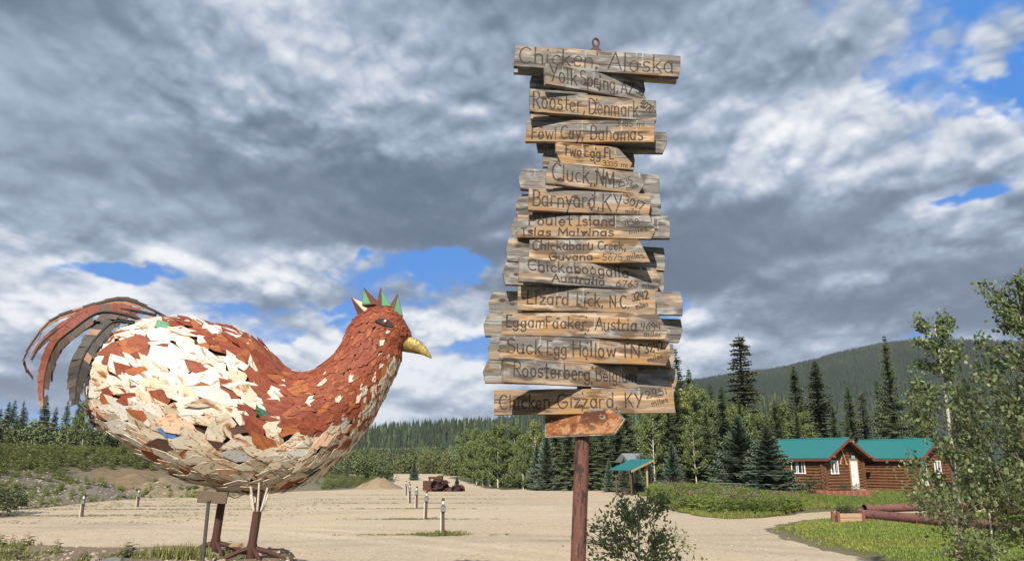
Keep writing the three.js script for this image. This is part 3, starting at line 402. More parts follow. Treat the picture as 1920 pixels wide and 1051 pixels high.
{ // young aspens close by, leaf by leaf
  const near = (name, label, g, [x, z], turn, y) => { const t = thing(name, label, 'tree', [x, y ?? groundAt(x, z) - .05, z], turn); part('trunk', g.trunk, whiteBark, t); part('limbs', g.limbs, twigMat, t); part('crown', g.crown, nearLeaf, t); };
  const LF = [.165, .21, .085], TT = [.32, .37, .19];
  near('aspen_sapling', 'bushy aspen sapling right of the rusty pole', broadGeo(201, 1.6, .58, 2600, .040, [.23, .28, .115], { round: 1, limbs: 26, twigs: 9, base: .42, up: .35, trunk: .024, spread: .3, profile: (t) => t < .85 ? .95 : .6, tint: TT }), [1.66, -10.4], .6, .45);
  near('young_aspen', 'slender young aspen with pale trunk, nearest the second cabin', broadGeo(202, 5.3, 1.25, 4300, .066, LF, { round: 1, limbs: 30, twigs: 7, base: .16, up: .7, trunk: .068, lean: [-.13, 0], spread: .16, tint: TT, profile: (t) => lerp(1.05, .22, Math.pow(t, 1.1)) }), [9.0, -16.2], 1.1, .35);
  near('young_aspen', 'tallest young aspen at the right edge of the picture', broadGeo(203, 5.4, 1.25, 6400, .066, LF, { round: 1, limbs: 42, twigs: 8, base: .10, up: .75, trunk: .05, spread: .18, tint: TT, profile: (t) => lerp(1.15, .35, t) }), [9.35, -13.6], 2.4, .5);
  near('young_aspen', 'low leafy young aspen between the two taller ones', broadGeo(204, 1.8, 1.1, 2600, .066, LF, { round: 1, limbs: 26, twigs: 8, base: .12, up: .5, trunk: .03, lean: [.12, 0], tint: TT }), [8.75, -14.6], 4.4, .4);
  near('young_aspen', 'leaning young aspen cut by the right edge of the picture', broadGeo(205, 3.6, 1.2, 2800, .066, LF, { round: 1, limbs: 26, twigs: 8, base: .16, up: .6, trunk: .04, lean: [-.2, 0], tint: TT }), [10.7, -15.0], 3.3, .45);
}
// ---------- the signpost ----------
// hand-routed single-stroke letters: baseline 0, capitals 1, small letters about .62
const arc = (cx, cy, rx, ry, a, b, n = 14) => Array.from({ length: n + 1 }, (_, i) => { const t = rad(lerp(a, b, i / n)); return [cx + rx * Math.cos(t), cy + ry * Math.sin(t)]; });
const bowl = [[.5, .6], [.5, 0]], O = arc(.27, .3, .23, .3, 0, 360);
const glyphs = {
  A: [.8, [[0, 0], [.4, 1], [.78, 0]], [[.14, .36], [.66, .36]]], B: [.68, [[.05, 0], [.05, 1]], [[.05, 1], ...arc(.3, .77, .25, .23, 90, -90), [.05, .54]], [[.05, .54], ...arc(.33, .27, .3, .27, 90, -90), [.05, 0]]],
  C: [.78, arc(.42, .5, .4, .5, 48, 312, 20)], D: [.74, [[.05, 0], [.05, 1], ...arc(.22, .5, .48, .5, 90, -90, 16), [.05, 0]]], E: [.58, [[.52, 1], [.05, 1], [.05, 0], [.54, 0]], [[.05, .52], [.42, .52]]],
  F: [.56, [[.52, 1], [.05, 1], [.05, 0]], [[.05, .54], [.42, .54]]], G: [.8, [...arc(.42, .5, .4, .5, 52, 340, 20), [.78, .44], [.46, .44]]], H: [.72, [[.05, 0], [.05, 1]], [[.66, 0], [.66, 1]], [[.05, .52], [.66, .52]]],
  I: [.46, [[.23, 0], [.23, 1]], [[.02, 1], [.44, 1]], [[.02, 0], [.44, 0]]], K: [.7, [[.05, 0], [.05, 1]], [[.62, 1], [.06, .44]], [[.24, .6], [.68, 0]]], L: [.56, [[.06, 1], [.06, 0], [.54, 0]]],
  M: [.9, [[.04, 0], [.1, 1], [.44, .2], [.78, 1], [.86, 0]]], N: [.76, [[.05, 0], [.05, 1], [.68, 0], [.68, 1]]], P: [.62, [[.05, 0], [.05, 1], ...arc(.3, .74, .28, .26, 90, -90), [.05, .48]]],
  R: [.68, [[.05, 0], [.05, 1], ...arc(.3, .75, .28, .25, 90, -90), [.05, .5]], [[.24, .5], [.64, 0]]], S: [.62, [...arc(.32, .75, .26, .25, 35, 250, 12), ...arc(.3, .26, .28, .26, 75, -145, 12)]], T: [.7, [[.02, 1], [.68, 1]], [[.35, 1], [.35, 0]]],
  U: [.72, [[.05, 1], ...arc(.35, .3, .3, .3, 180, 360), [.65, 1]]], Y: [.7, [[.02, 1], [.34, .5]], [[.66, 1], [.24, -.05]]], Z: [.66, [[.04, 1], [.6, 1], [.02, 0], [.64, 0]]],
  a: [.62, arc(.27, .3, .23, .3, 0, 360), bowl], b: [.6, [[.05, 1], [.05, 0]], arc(.29, .3, .23, .3, 180, 540)], c: [.54, arc(.3, .3, .25, .3, 50, 310)], d: [.62, O, [[.5, 1], [.5, 0]]],
  e: [.58, [[.06, .32], [.5, .32], ...arc(.28, .3, .23, .3, 5, 320)]], f: [.42, [...arc(.32, .8, .16, .2, 40, 180), [.16, 0]], [[.02, .58], [.36, .58]]], g: [.62, O, [[.5, .6], [.5, -.1], ...arc(.27, -.12, .23, .2, 0, -160)]],
  h: [.6, [[.06, 1], [.06, 0]], [[.06, .34], ...arc(.29, .38, .22, .22, 170, 0), [.51, 0]]], i: [.26, [[.12, .6], [.12, 0]], [[.12, .84], [.13, .88]]], k: [.56, [[.06, 1], [.06, 0]], [[.48, .64], [.07, .26]], [[.2, .38], [.52, 0]]], l: [.24, [[.1, 1], [.1, 0]]],
  m: [.9, [[.06, .6], [.06, 0]], [[.06, .36], ...arc(.24, .4, .18, .2, 170, 0), [.42, 0]], [[.42, .38], ...arc(.62, .4, .19, .2, 170, 0), [.81, 0]]], n: [.6, [[.06, .6], [.06, 0]], [[.06, .34], ...arc(.29, .38, .22, .22, 170, 0), [.51, 0]]], o: [.58, O],
  p: [.6, [[.06, .6], [.06, -.32]], arc(.3, .3, .23, .3, 180, 540)], r: [.42, [[.06, .6], [.06, 0]], [[.06, .34], ...arc(.27, .4, .2, .2, 170, 50)]], s: [.5, [...arc(.26, .45, .19, .15, 40, 250, 9), ...arc(.24, .16, .21, .16, 75, -150, 9)]], t: [.42, [[.2, .95], [.2, .1], [.32, 0]], [[.02, .64], [.4, .64]]],
  u: [.6, [[.06, .6], ...arc(.28, .22, .22, .22, 180, 360), [.5, .6]], [[.5, .6], [.52, 0]]], v: [.54, [[.03, .6], [.26, 0], [.5, .6]]], w: [.8, [[.03, .6], [.22, 0], [.4, .5], [.58, 0], [.76, .6]]], y: [.56, [[.04, .6], [.28, .04]], [[.52, .6], [.14, -.34]]], z: [.52, [[.05, .6], [.46, .6], [.04, 0], [.5, 0]]],
  0: [.6, arc(.28, .5, .26, .5, 0, 360, 18)], 1: [.3, [[.14, 1], [.14, 0]]], 2: [.62, [...arc(.3, .74, .25, .26, 160, -40), [.04, 0], [.58, 0]]], 3: [.58, [...arc(.26, .76, .24, .24, 145, -80), ...arc(.26, .27, .28, .27, 75, -145)]], 4: [.64, [[.1, 1], [.06, .46], [.58, .5]], [[.48, 1], [.42, 0]]],
  5: [.6, [[.54, 1], [.14, 1], [.1, .58], ...arc(.28, .3, .27, .3, 100, -140)]], 6: [.58, [[.44, 1], [.14, .55], ...arc(.29, .27, .24, .27, 160, 520, 18)]], 7: [.58, [[.03, 1], [.54, 1], [.2, 0]]], 8: [.58, arc(.28, .76, .2, .23, -90, 270), arc(.28, .27, .25, .27, 90, 450)], 9: [.58, arc(.28, .72, .23, .27, 0, 360, 16), [[.51, .74], [.4, 0]]],
  ',': [.26, [[.12, .04], [.04, -.18]]], '.': [.22, [[.1, .0], [.11, .04]]], ' ': [.4],
};
// boards: name, height on the post, offset, turn, tilt, length, height, ends [left top/mid/bottom inset, right ...], wood [greyness, warmth], texts [string, from, to, baseline, capital height, slope]
const FB = [
  ['chicken', 4.073, .009, .5, -.6, 1.428, .203, [0, 0, 0, 0, 0, .012], [.62, .2], [['Chicken,', .035, .515, .17, .76], ['Alaska', .565, .96, .13, .78]]],
  ['yolk', 3.870, -.029, 18.9, 2.5, .932, .193, [0, 0, .004, .05, .02, -.02], [.7, .15], [['Yolk', .04, .31, .18, .74], ['Spring,', .34, .73, .24, .64], ['AZ', .75, .88, .2, .55], ['38', .90, .97, .35, .34, -25]]],
  ['rooster', 3.650, -.023, 6.5, 1.7, 1.092, .193, [0, .002, .006, 0, 0, 0], [.45, .45], [['Rooster,', .03, .44, .18, .74], ['Denmark', .465, .855, .12, .74], ['4070', .86, .97, .66, .36, -32]]],
  ['fowl', 3.422, -.024, -7.2, -.3, 1.077, .199, [0, 0, 0, 0, 0, 0], [.3, .7], [['Fowl', .05, .25, .12, .52], ['Cay,', .28, .46, .14, .54], ['Bahamas', .51, .91, .1, .60], ['3985 mi.', .70, .94, .68, .26]]],
  ['two egg', 3.201, -.009, 7.9, 1.3, .647, .191, [0, .005, .05, .12, -.01, .02], [.2, .9], [['Two', .1, .34, .40, .46], ['Egg', .38, .59, .40, .46], ['FL', .64, .76, .42, .44], ['3335 mi', .62, .95, .08, .22]]],
  ['cluck', 3.003, .004, 11.9, .7, .833, .192, [.03, 0, 0, .02, -.015, .04], [.6, .35], [['Cluck,', .06, .48, .22, .70], ['NM.', .51, .73, .18, .68], ['2535', .74, .9, .2, .28, 24], ['miles', .83, .95, .1, .22, 24]]],
  ['barnyard', 2.792, -.016, 1.5, .8, 1.007, .191, [0, 0, 0, 0, .003, .018], [.3, .6], [['Barnyard,', .035, .585, .22, .68], ['KY', .60, .76, .12, .74], ['3017', .77, .94, .55, .32, -20], ['miles', .79, .91, .05, .24]]],
  ['poulet', 2.580, -.038, -8.3, .1, 1.112, .195, [0, .003, .006, .03, -.015, .02], [.35, .5], [['Poulet', .09, .41, .54, .40], ['Island', .44, .72, .54, .40], ['Islas Malvinas', .04, .71, .10, .32], ['9138', .77, .90, .48, .24, 12], ['miles', .82, .95, .2, .2, 12]]],
  ['chickabaru', 2.375, -.014, -8, 1.4, .930, .197, [0, 0, 0, .05, .0, -.045], [.25, .75], [['Chickabaru', .03, .56, .54, .38], ['Creek,', .6, .84, .54, .34], ['Guyana', .18, .56, .12, .30], ['5675', .64, .81, .1, .26], ['miles', .85, .98, .12, .24, 8]]],
  ['chickaboo', 2.179, -.012, 12.2, 1.9, 1.168, .195, [0, 0, 0, .03, -.02, .012], [.6, .35], [['Chickaboogalla', .06, .77, .5, .42], ['Australia', .23, .60, .1, .31], ['6763', .68, .84, .1, .26], ['miles', .87, .96, .1, .22]]],
  ['lizard', 1.969, -.009, -3.9, .5, 1.095, .195, [0, 0, 0, 0, 0, 0], [.25, .55], [['Lizard', .07, .38, .27, .52], ['Lick,', .43, .63, .25, .52], ['N.C.', .67, .81, .22, .50], ['3242', .83, .95, .52, .3, 10], ['miles', .86, .95, .2, .2, 16]]],
  ['eggam', 1.768, -.029, -7, .6, 1.283, .196, [.01, 0, .006, .05, -.03, 0], [.3, .75], [['EggamFaaker,', .03, .55, .34, .46], ['Austria', .58, .83, .3, .50], ['4694', .85, .96, .36, .28], ['miles', .87, .965, .1, .22]]],
  ['suck', 1.567, -.019, 1.7, 1.5, 1.336, .194, [0, 0, 0, 0, -.015, .03], [.3, .7], [['Suck', .05, .25, .28, .56], ['Egg', .28, .40, .28, .52], ['Hollow', .43, .68, .26, .56], ['TN', .71, .82, .26, .54], ['3242', .85, .97, .46, .3, 16], ['miles', .87, .96, .12, .2, 18]]],
  ['roosterberg', 1.379, .038, 25.9, 2.8, 1.579, .186, [.008, .0, .0, 0, 0, .03], [.55, .5], [['Roosterberg', .05, .47, .28, .54], ['Belgium', .5, .74, .28, .50], ['4305 miles', .77, .97, .34, .28]]],
  ['gizzard', 1.172, -.002, -9.9, 3.2, 1.385, .194, [0, 0, 0, 0, 0, -.008], [.2, .8], [['Chicken', .035, .32, .24, .54], ['Gizzard,', .365, .70, .25, .54], ['KY', .735, .83, .26, .52], ['2951', .85, .97, .56, .28, 12], ['miles', .88, .97, .28, .2, 14]]],
];
const BB = [[4.109, .007, .3, -.4, 1.442, .2], [3.923, -.054, .9, -.4, .999, .183], [3.681, .006, 1, .5, 1.092, .192], [3.401, .071, -6.5, -.3, 1.108, .194], [3.245, -.023, -1.2, .4, .774, .182], [3.031, -.007, 1.8, .9, 1.195, .193], [2.828, -.016, -4, 1.8, 1.215, .19], [2.626, -.005, -8.8, .8, 1.326, .194], [2.394, -.005, 4.4, .7, 1.327, .198], [2.195, -.013, 6, 1.6, 1.341, .188], [1.985, -.025, -7.4, 1.2, 1.571, .191], [1.777, -.016, 1.3, 1.7, 1.602, .193], [1.581, -.015, 2.8, .8, 1.504, .199], [1.399, -.05, 4.3, 2.1, 1.487, .181]];
const SW = 1024, SH = 128, AT = 2048;
const atlasC = new Uint8Array(AT * AT * 4), atlasB = new Uint8Array(AT * AT * 4);
const slotOf = (k) => [(k & 1) * SW, (k >> 1) * SH];
function woodSlot(k, L, H, grey, warm, texts, seed) {
  const cut = new Float32Array(SW * SH), [ox, oy] = slotOf(k), r = rng(seed * 91 + 7), ppm = SW / L, py = SH / H;
  for (const [str, a, b, base, cap, slope = 0] of texts) {
    const adv = [...str].map((c) => glyphs[c][0] + .12), total = adv.reduce((p, q) => p + q, 0) - .12, sx = (b - a) * L / total, sy = cap * H; let x = 0;
    const cs = Math.cos(rad(slope)), sn = Math.sin(rad(slope)), soft = .55 + .45 * r();
    [...str].forEach((c, n) => {
      const jx = (r() - .5) * .05, jy = (r() - .5) * .07, ls = 1 + (r() - .5) * .12, lean = (r() - .5) * .08, w = (.0057 + .0022 * r()) * (cap < .3 ? .62 : 1);
      for (const line of glyphs[c].slice(1)) for (let q = 0; q < line.length - 1; q++) {
        const P = [line[q], line[q + 1]].map(([gx, gy]) => { const X = (x + gx + jx + gy * lean) * sx, Y = (gy * ls + jy) * sy; return [(a * L + X * cs - Y * sn) * ppm, (base * H + X * sn + Y * cs) * py]; });
        const n2 = Math.ceil(Math.hypot(P[1][0] - P[0][0], P[1][1] - P[0][1])) + 1;
        for (let t = 0; t <= n2; t++) {
          const cx = lerp(P[0][0], P[1][0], t / n2), cy = lerp(P[0][1], P[1][1], t / n2), rx = w * ppm, ry = w * py, worn = clamp(.68 + .5 * vn(cx / 11, cy / 11 + seed));
          for (let j = Math.floor(cy - ry); j <= cy + ry; j++) for (let i = Math.floor(cx - rx); i <= cx + rx; i++) if (i >= 0 && j >= 0 && i < SW && j < SH) { const d = Math.hypot((i - cx) / rx, (j - cy) / ry), v = worn * clamp((1.05 - d) * 2.2); if (v > cut[j * SW + i]) cut[j * SW + i] = v; }
        }
      }
      x += adv[n];
    });
  }
  const knots = Array.from({ length: texts.length ? 2 : 3 }, () => [r() * L, (.2 + .6 * r()) * H, .008 + .014 * r()]), drips = Array.from({ length: 2 + (seed % 3) }, () => [r() * L, .3 + .6 * r(), .003 + .004 * r()]);
  for (let j = 0; j < SH; j++) for (let i = 0; i < SW; i++) {
    const x = i / ppm, y = j / py, v = j / SH; let kn = 0, wob = .012 * (fbm(x * 3 + seed, y * 6, 2) - .5);
    for (const [kx, ky, kr] of knots) { const d = Math.hypot((x - kx) * .55, y - ky); kn = Math.max(kn, 1 - d / kr); wob += .012 * Math.exp(-d * d / .0016) * Math.sign(y - ky); }
    const yy = y + wob, ring = vn(x * 1.6 + seed * 3.1, yy * 95), fibre = vn(x * 9 + seed, yy * 420), patch = fbm(x * 3.4 + seed * 7, y * 17, 4), blot = fbm(x * 9 + seed * 2, y * 24 + 9, 3), crack = sstep(.80, .9, vn(x * 1.9 + seed * 5, yy * 130)) * sstep(.45, .6, patch);
    const gw = clamp(sstep(.58 - .5 * grey, .86 - .45 * grey, patch + .22 * (v - .5)));                       // silvered, weathered patches
    let c = mix3([.35, .275, .205], [.44, .255, .10], clamp(warm * (.45 + sstep(.3, .7, blot)))); c = mix3(c, mix3([.22, .205, .185], [.40, .385, .36], sstep(.45, .7, blot)), gw);
    const dark = sstep(.54, .70, fbm(x * 5 + 3 * seed, y * 22 + 4, 4)), pale = sstep(.56, .72, fbm(x * 4 + 5 * seed, y * 26 + 70, 4)); c = mix3(c, [.66, .51, .36], pale * .8 * (1 - gw)); c = mix3(c, mix3([.12, .065, .03], [.10, .085, .07], gw), dark * .8);
    let k2 = (.72 + .38 * ring) * (.86 + .28 * fibre); if (kn > 0) c = mix3(c, [.10, .05, .025], clamp(kn * 2.4));
    k2 *= 1 - .6 * crack; let t = cut[j * SW + i];
    for (const [dx, dv, dw] of drips) if (Math.abs(x - dx - .004 * vn(y * 40, seed)) < dw && v > dv && vn(y * 60 + seed, x * 300) > .3) c = mix3(c, [.62, .6, .55], .55);   // pale bird streaks
    c = [c[0] * k2, c[1] * k2, c[2] * k2]; c = mix3(c, [.040, .024, .014], t * .95);
    const o = ((oy + j) * AT + ox + i) * 4; for (let q = 0; q < 3; q++) { atlasC[o + q] = 255 * Math.pow(clamp(c[q]), 1 / 2.2); }
    const hgt = clamp(.62 + .16 * (ring - .5) + .14 * (fibre - .5) - .25 * crack - .5 * t + .1 * (patch - .5)); atlasB[o] = atlasB[o + 1] = atlasB[o + 2] = hgt * 255; atlasC[o + 3] = atlasB[o + 3] = 255;
  }
}
FB.forEach((b, k) => woodSlot(k, b[5], b[6], b[8][0], b[8][1], b[9], k + 1));
BB.forEach((b, k) => woodSlot(k + 15, b[4], b[5], .85, .1, [], k + 31));
{ // the last slot: flaking rust on the small tin arrow, with traces of lettering
  const [ox, oy] = slotOf(30), marks = (u, v) => (Math.abs(v - .42) < .09 && u < .86 && vn(u * 62, 3) > .52 && vn(u * 118, v * 16) > .45) || (Math.abs(v - .74) < .11 && u < .24 && vn(u * 70, v * 12 + 5) > .55) || (u > .80 && u < .95 && Math.abs(v - .62) < .07 && vn(u * 90, v * 20) > .45);
  for (let j = 0; j < SH; j++) for (let i = 0; i < SW; i++) {
    const u = i / SW, v = j / SH, a = fbm(u * 11, v * 4, 5), b = fbm(u * 26 + 9, v * 9, 4), d = fbm(u * 8 + 2, v * 3 + 7, 5);
    let c = mix3([.30, .10, .028], [.46, .23, .09], sstep(.42, .6, a)); c = mix3(c, [.09, .025, .012], sstep(.50, .62, d) * (.5 + .5 * v)); c = mix3(c, [.45, .38, .30], sstep(.66, .76, b) * .6); if (marks(u, v)) c = mix3(c, [.10, .04, .02], .6);
    const o = ((oy + j) * AT + ox + i) * 4; for (let q = 0; q < 3; q++) { atlasC[o + q] = 255 * Math.pow(clamp(c[q]), 1 / 2.2); atlasB[o + q] = 255 * clamp(.3 + .6 * b); } atlasC[o + 3] = atlasB[o + 3] = 255;
  }
}
const atlas = (d, srgb) => { const t = new THREE.DataTexture(d, AT, AT); t.magFilter = THREE.LinearFilter; t.minFilter = THREE.LinearFilter; if (srgb) t.colorSpace = THREE.SRGBColorSpace; t.needsUpdate = true; return t; };
const boardMat = std(col(.86, .85, .85), .88, { map: atlas(atlasC, true), bumpMap: atlas(atlasB), bumpScale: .005 });
function boardGeo(k, L, H, e, T = .046, tip = .0) {
  const s = new THREE.Shape(), a = L / 2, b = H / 2, r = rng(k * 13 + 5), w = () => (r() - .5) * .006;
  const pts = [[-a + e[2], -b]]; for (let q = 1; q < 6; q++) pts.push([lerp(-a + e[2], a - e[5], q / 6), -b + w()]);
  pts.push([a - e[5], -b], [a - e[4], tip], [a - e[3], b]); for (let q = 1; q < 6; q++) pts.push([lerp(a - e[3], -a + e[0], q / 6), b + w()]); pts.push([-a + e[0], b], [-a + e[1], 0]);
  pts.forEach((p, i) => i ? s.lineTo(...p) : s.moveTo(...p)); s.closePath();
  const g = new THREE.ExtrudeGeometry(s, { depth: T - .008, bevelEnabled: true, bevelSize: .0035, bevelThickness: .004, bevelOffset: -.0035, bevelSegments: 1 }); g.translate(0, 0, -(T - .008) / 2);
  const p = g.attributes.position, uv = g.attributes.uv, [ox, oy] = slotOf(k);
  for (let i = 0; i < p.count; i++) uv.setXY(i, (ox + 2 + clamp((p.getX(i) + a) / L) * (SW - 4)) / AT, (oy + 2 + clamp((p.getY(i) + b) / H) * (SH - 4)) / AT);
  return g;
}
{
  const sp = thing('signpost', 'tall rusty pole stacked with hand-carved wooden mileage boards', 'signpost', [.4365, .92, -6]); sp.rotation.z = rad(-3.24);
  const rust = dataTex(256, 512, (i, j) => { const a = fbm(i / 22, j / 60, 4), b = fbm(i / 9, j / 14 + 40, 4), d = sstep(.57, .66, fbm(i / 16 + 80, j / 50, 4)); let c = mix3([.115, .042, .030], [.21, .085, .055], a); c = mix3(c, [.026, .018, .017], d * .9); c = mix3(c, [.26, .13, .08], sstep(.66, .75, b) * .6); return c.map((v) => Math.pow(v, 1 / 2.2)); }, true);
  const poleMat = std(col(1, 1, 1), .72, { map: rust, bumpMap: repeat(grainTex, 1, 4), bumpScale: .003, metalness: .15 });
  const H0 = .945 + .08;                                                                  // boards are measured from this height on the post
  part('post', limb([V(0, 0, 0), V(0, 1.6, 0), V(.002, 3.2, 0), V(0, 4.45 + .78, 0)], [.057, .057, .056, .055], 20), poleMat, sp);
  const eye = part('eyebolt', mergeGeometries([new THREE.TorusGeometry(.04, .011, 8, 20).scale(.75, 1, 1).rotateY(.35).translate(0, 5.335, 0), new THREE.CylinderGeometry(.05, .056, .03, 16).translate(0, 5.243, 0), new THREE.CylinderGeometry(.026, .034, .04, 12).translate(0, 5.275, 0)]), poleMat, sp);
  const nailMat = std(col(.05, .04, .035), .6, { metalness: .5 });
  const place = (geo, t, off, yaw, roll, side, label) => {
    const m = part('sign_board', geo, boardMat, sp); m.rotation.order = 'YXZ'; m.rotation.y = rad(yaw); m.rotation.z = rad(roll);
    const n = V(Math.sin(rad(yaw)), 0, Math.cos(rad(yaw))), rr = V(Math.cos(rad(yaw)) * Math.cos(rad(roll)), Math.sin(rad(roll)), -Math.sin(rad(yaw)) * Math.cos(rad(roll)));
    m.position.set(0, t + H0, 0).addScaledVector(n, side * .0835).addScaledVector(rr, off); if (label) m.userData.label = label; return m;
  };
  FB.forEach(([n, t, off, yaw, roll, L, H, e, w, tx], k) => {
    const m = place(boardGeo(k, L, H, e, .046, n === 'two egg' || n === 'poulet' || n === 'eggam' ? -.04 : 0), t, off, yaw, roll, 1, 'carved wooden board reading ' + tx[0][0] + (tx[1] ? ' ' + tx[1][0] : ''));
    for (const y of [.25, -.25]) { const nail = part('nail', new THREE.CylinderGeometry(.006, .006, .012, 6).rotateX(Math.PI / 2), nailMat, m); nail.position.set(-off + .012 * y, H * y * 1.3, .026); }
  });
  BB.forEach(([t, off, yaw, roll, L, H], k) => { const e = [.012 + .02 * perm[k], -.008, .02 * perm[k + 40], .02 * perm[k + 80], -.01 * perm[k + 9], .03 * perm[k + 17]]; place(boardGeo(k + 15, L, H, e), t, off, yaw, roll, -1); });
  // the small tin arrow under the stack, on a wooden backing
  const arrow = (L, H, tip, T, k, grow) => { const s = new THREE.Shape(), a = L / 2 + grow, b = H / 2 + grow; s.moveTo(-a, -b); s.lineTo(a - tip, -b); s.lineTo(a, .01); s.lineTo(a - tip, b); s.lineTo(-a, b); s.closePath(); const g = new THREE.ExtrudeGeometry(s, { depth: T, bevelEnabled: true, bevelSize: .002, bevelThickness: .002, bevelSegments: 1 }); const p = g.attributes.position, uv = g.attributes.uv, [ox, oy] = slotOf(k); for (let i = 0; i < p.count; i++) uv.setXY(i, (ox + 3 + clamp((p.getX(i) + a) / (2 * a)) * (SW - 6)) / AT, (oy + 3 + clamp((p.getY(i) + b) / (2 * b)) * (SH - 6)) / AT); return g; };
  const ar = place(arrow(.640, .180, .085, .030, 27, .008), 1.006, .045, -27, 4, .72); ar.name = 'arrow_board'; ar.userData.label = 'small arrow board under the stack, faced with rusty tin';
  const tin = part('tin_face', arrow(.640, .180, .085, .003, 30, -.006), boardMat, ar); tin.position.z = .033;
}
// ---------- the scrap-metal chicken ----------
const CH = [-5.15, .93, -14.75];
const chicken = thing('chicken_sculpture', 'giant scrap-metal chicken sculpture clad in rusty red and white plates', 'sculpture', CH);
const scrapTex = (seed, wear) => dataTex(512, 512, (i, j) => {
  const a = tileF(seed, i, j); const f = a[0], g = a[1];
  const st = sstep(.64 - wear * .14, .78 - wear * .12, f), sp = sstep(.74, .79, g);
  let c = mix3([1, 1, 1], [.93, .86, .74], sstep(.35, .6, g) * .5); c = mix3(c, [.62, .34, .15], st * .85); c = mix3(c, [.30, .10, .04], Math.max(sp * .9, sstep(.72 - wear * .1, .86, f))); return c.map((v) => Math.pow(v, 1 / 2.2));
}, true);
function tileF(seed, i, j) { const W = 512, s = seed * 17; const at = (x, y) => [fbm(x / 26 + s, y / 95, 5), fbm(x / 15 + s + 40, y / 15 + 9, 3)]; const a = at(i, j); if (i < 400 && j < 400) return a; const su = sstep(400, 512, i), sv = sstep(400, 512, j), b = at(i - W, j), c = at(i, j - W), d = at(i - W, j - W); return [0, 1].map((q) => lerp(lerp(a[q], b[q], su), lerp(c[q], d[q], su), sv)); }
const enamelTex = scrapTex(3, .25), wornTex = scrapTex(8, 1.0);
const rustTex = dataTex(512, 512, (i, j) => { const [f, g] = tileF(21, i, j); let c = mix3([.78, .70, .66], [1.12, 1.02, .95], sstep(.3, .7, f)); c = mix3(c, [1.5, 1.9, 2.1], sstep(.68, .78, g) * .35); c = mix3(c, [.5, .42, .4], sstep(.63, .75, f) * .6); return c.map((v) => Math.pow(clamp(v / 1.6), 1 / 2.2)); }, true);
const pl = (c, map, rough = .42, metal = 0) => std(c, rough, { map, metalness: metal, bumpMap: rustTex, bumpScale: .004, side: THREE.DoubleSide });
const PM = {
  white: pl(col(.68, .655, .59), enamelTex), cream: pl(col(.63, .565, .445), enamelTex), bone: pl(col(.58, .52, .42), wornTex), peach: pl(col(.76, .53, .37), enamelTex), beige: pl(col(.48, .40, .29), wornTex), worn: pl(col(.64, .55, .42), wornTex), grey: pl(col(.42, .42, .40), wornTex),
  rust: pl(col(.42, .108, .045), rustTex, .72), rust2: pl(col(.36, .085, .035), rustTex, .75), rustOrange: pl(col(.56, .19, .06), rustTex, .75), green: pl(col(.13, .33, .19), enamelTex), darkGreen: pl(col(.045, .13, .08), wornTex), blue: pl(col(.10, .24, .55), enamelTex), brown: pl(col(.17, .085, .06), rustTex, .7),
};
const PK = Object.keys(PM);
const steelMat = std(col(.13, .055, .04), .7, { map: rustTex, metalness: .1, bumpMap: grainTex, bumpScale: .004 });
const darkMat = std(col(.035, .028, .025), .85);
// body: rings from rump to brow, each with its top, its bottom and its half width
const ringTop = [[-8.00, 4.19], [-7.96, 4.71], [-7.79, 4.97], [-7.46, 5.24], [-6.95, 5.41], [-6.43, 5.42], [-5.89, 5.29], [-5.46, 5.20], [-5.05, 4.99], [-4.68, 4.68], [-4.35, 4.42], [-4.09, 4.35], [-3.89, 4.38], [-3.69, 4.50], [-3.52, 4.65], [-3.39, 4.81], [-3.31, 4.97], [-3.23, 5.19], [-3.13, 5.37], [-2.95, 5.53], [-2.72, 5.65], [-2.45, 5.65], [-2.24, 5.51]];
const ringBot = [[-7.97, 3.99], [-7.79, 3.36], [-7.47, 3.15], [-7.06, 2.88], [-6.60, 2.62], [-6.07, 2.36], [-5.55, 2.22], [-5.05, 2.13], [-4.60, 2.12], [-4.15, 2.21], [-3.76, 2.37], [-3.38, 2.65], [-3.04, 2.98], [-2.75, 3.36], [-2.54, 3.75], [-2.39, 4.08], [-2.26, 4.38], [-2.18, 4.64], [-2.17, 4.79], [-2.09, 4.92], [-2.01, 5.06], [-2.04, 5.21], [-2.15, 5.40]];
const ringW = [.12, .58, .84, 1.05, 1.18, 1.26, 1.28, 1.25, 1.18, 1.08, .98, .88, .77, .66, .57, .50, .45, .41, .40, .38, .33, .23, .08];
const cr = (a, s) => { const i = clamp(Math.floor(s), 0, a.length - 2), t = s - i, p0 = a[Math.max(0, i - 1)], p1 = a[i], p2 = a[i + 1], p3 = a[Math.min(a.length - 1, i + 2)], f = (w, x, y, z) => .5 * (2 * x + (y - w) * t + (2 * w - 5 * x + 4 * y - z) * t * t + (3 * x - w - 3 * y + z) * t * t * t); return Array.isArray(p1) ? p1.map((_, q) => f(p0[q], p1[q], p2[q], p3[q])) : f(p0, p1, p2, p3); };
const skin = (s, ph, k = 0) => { const a = cr(ringTop, s), b = cr(ringBot, s), w = cr(ringW, s), cx = (a[0] + b[0]) / 2, cy = (a[1] + b[1]) / 2, hx = (a[0] - b[0]) / 2, hy = (a[1] - b[1]) / 2, f = 1 - k; return V(cx + hx * Math.cos(ph) * f - CH[0], cy + hy * Math.cos(ph) * f - CH[1], w * Math.sin(ph) * f); };
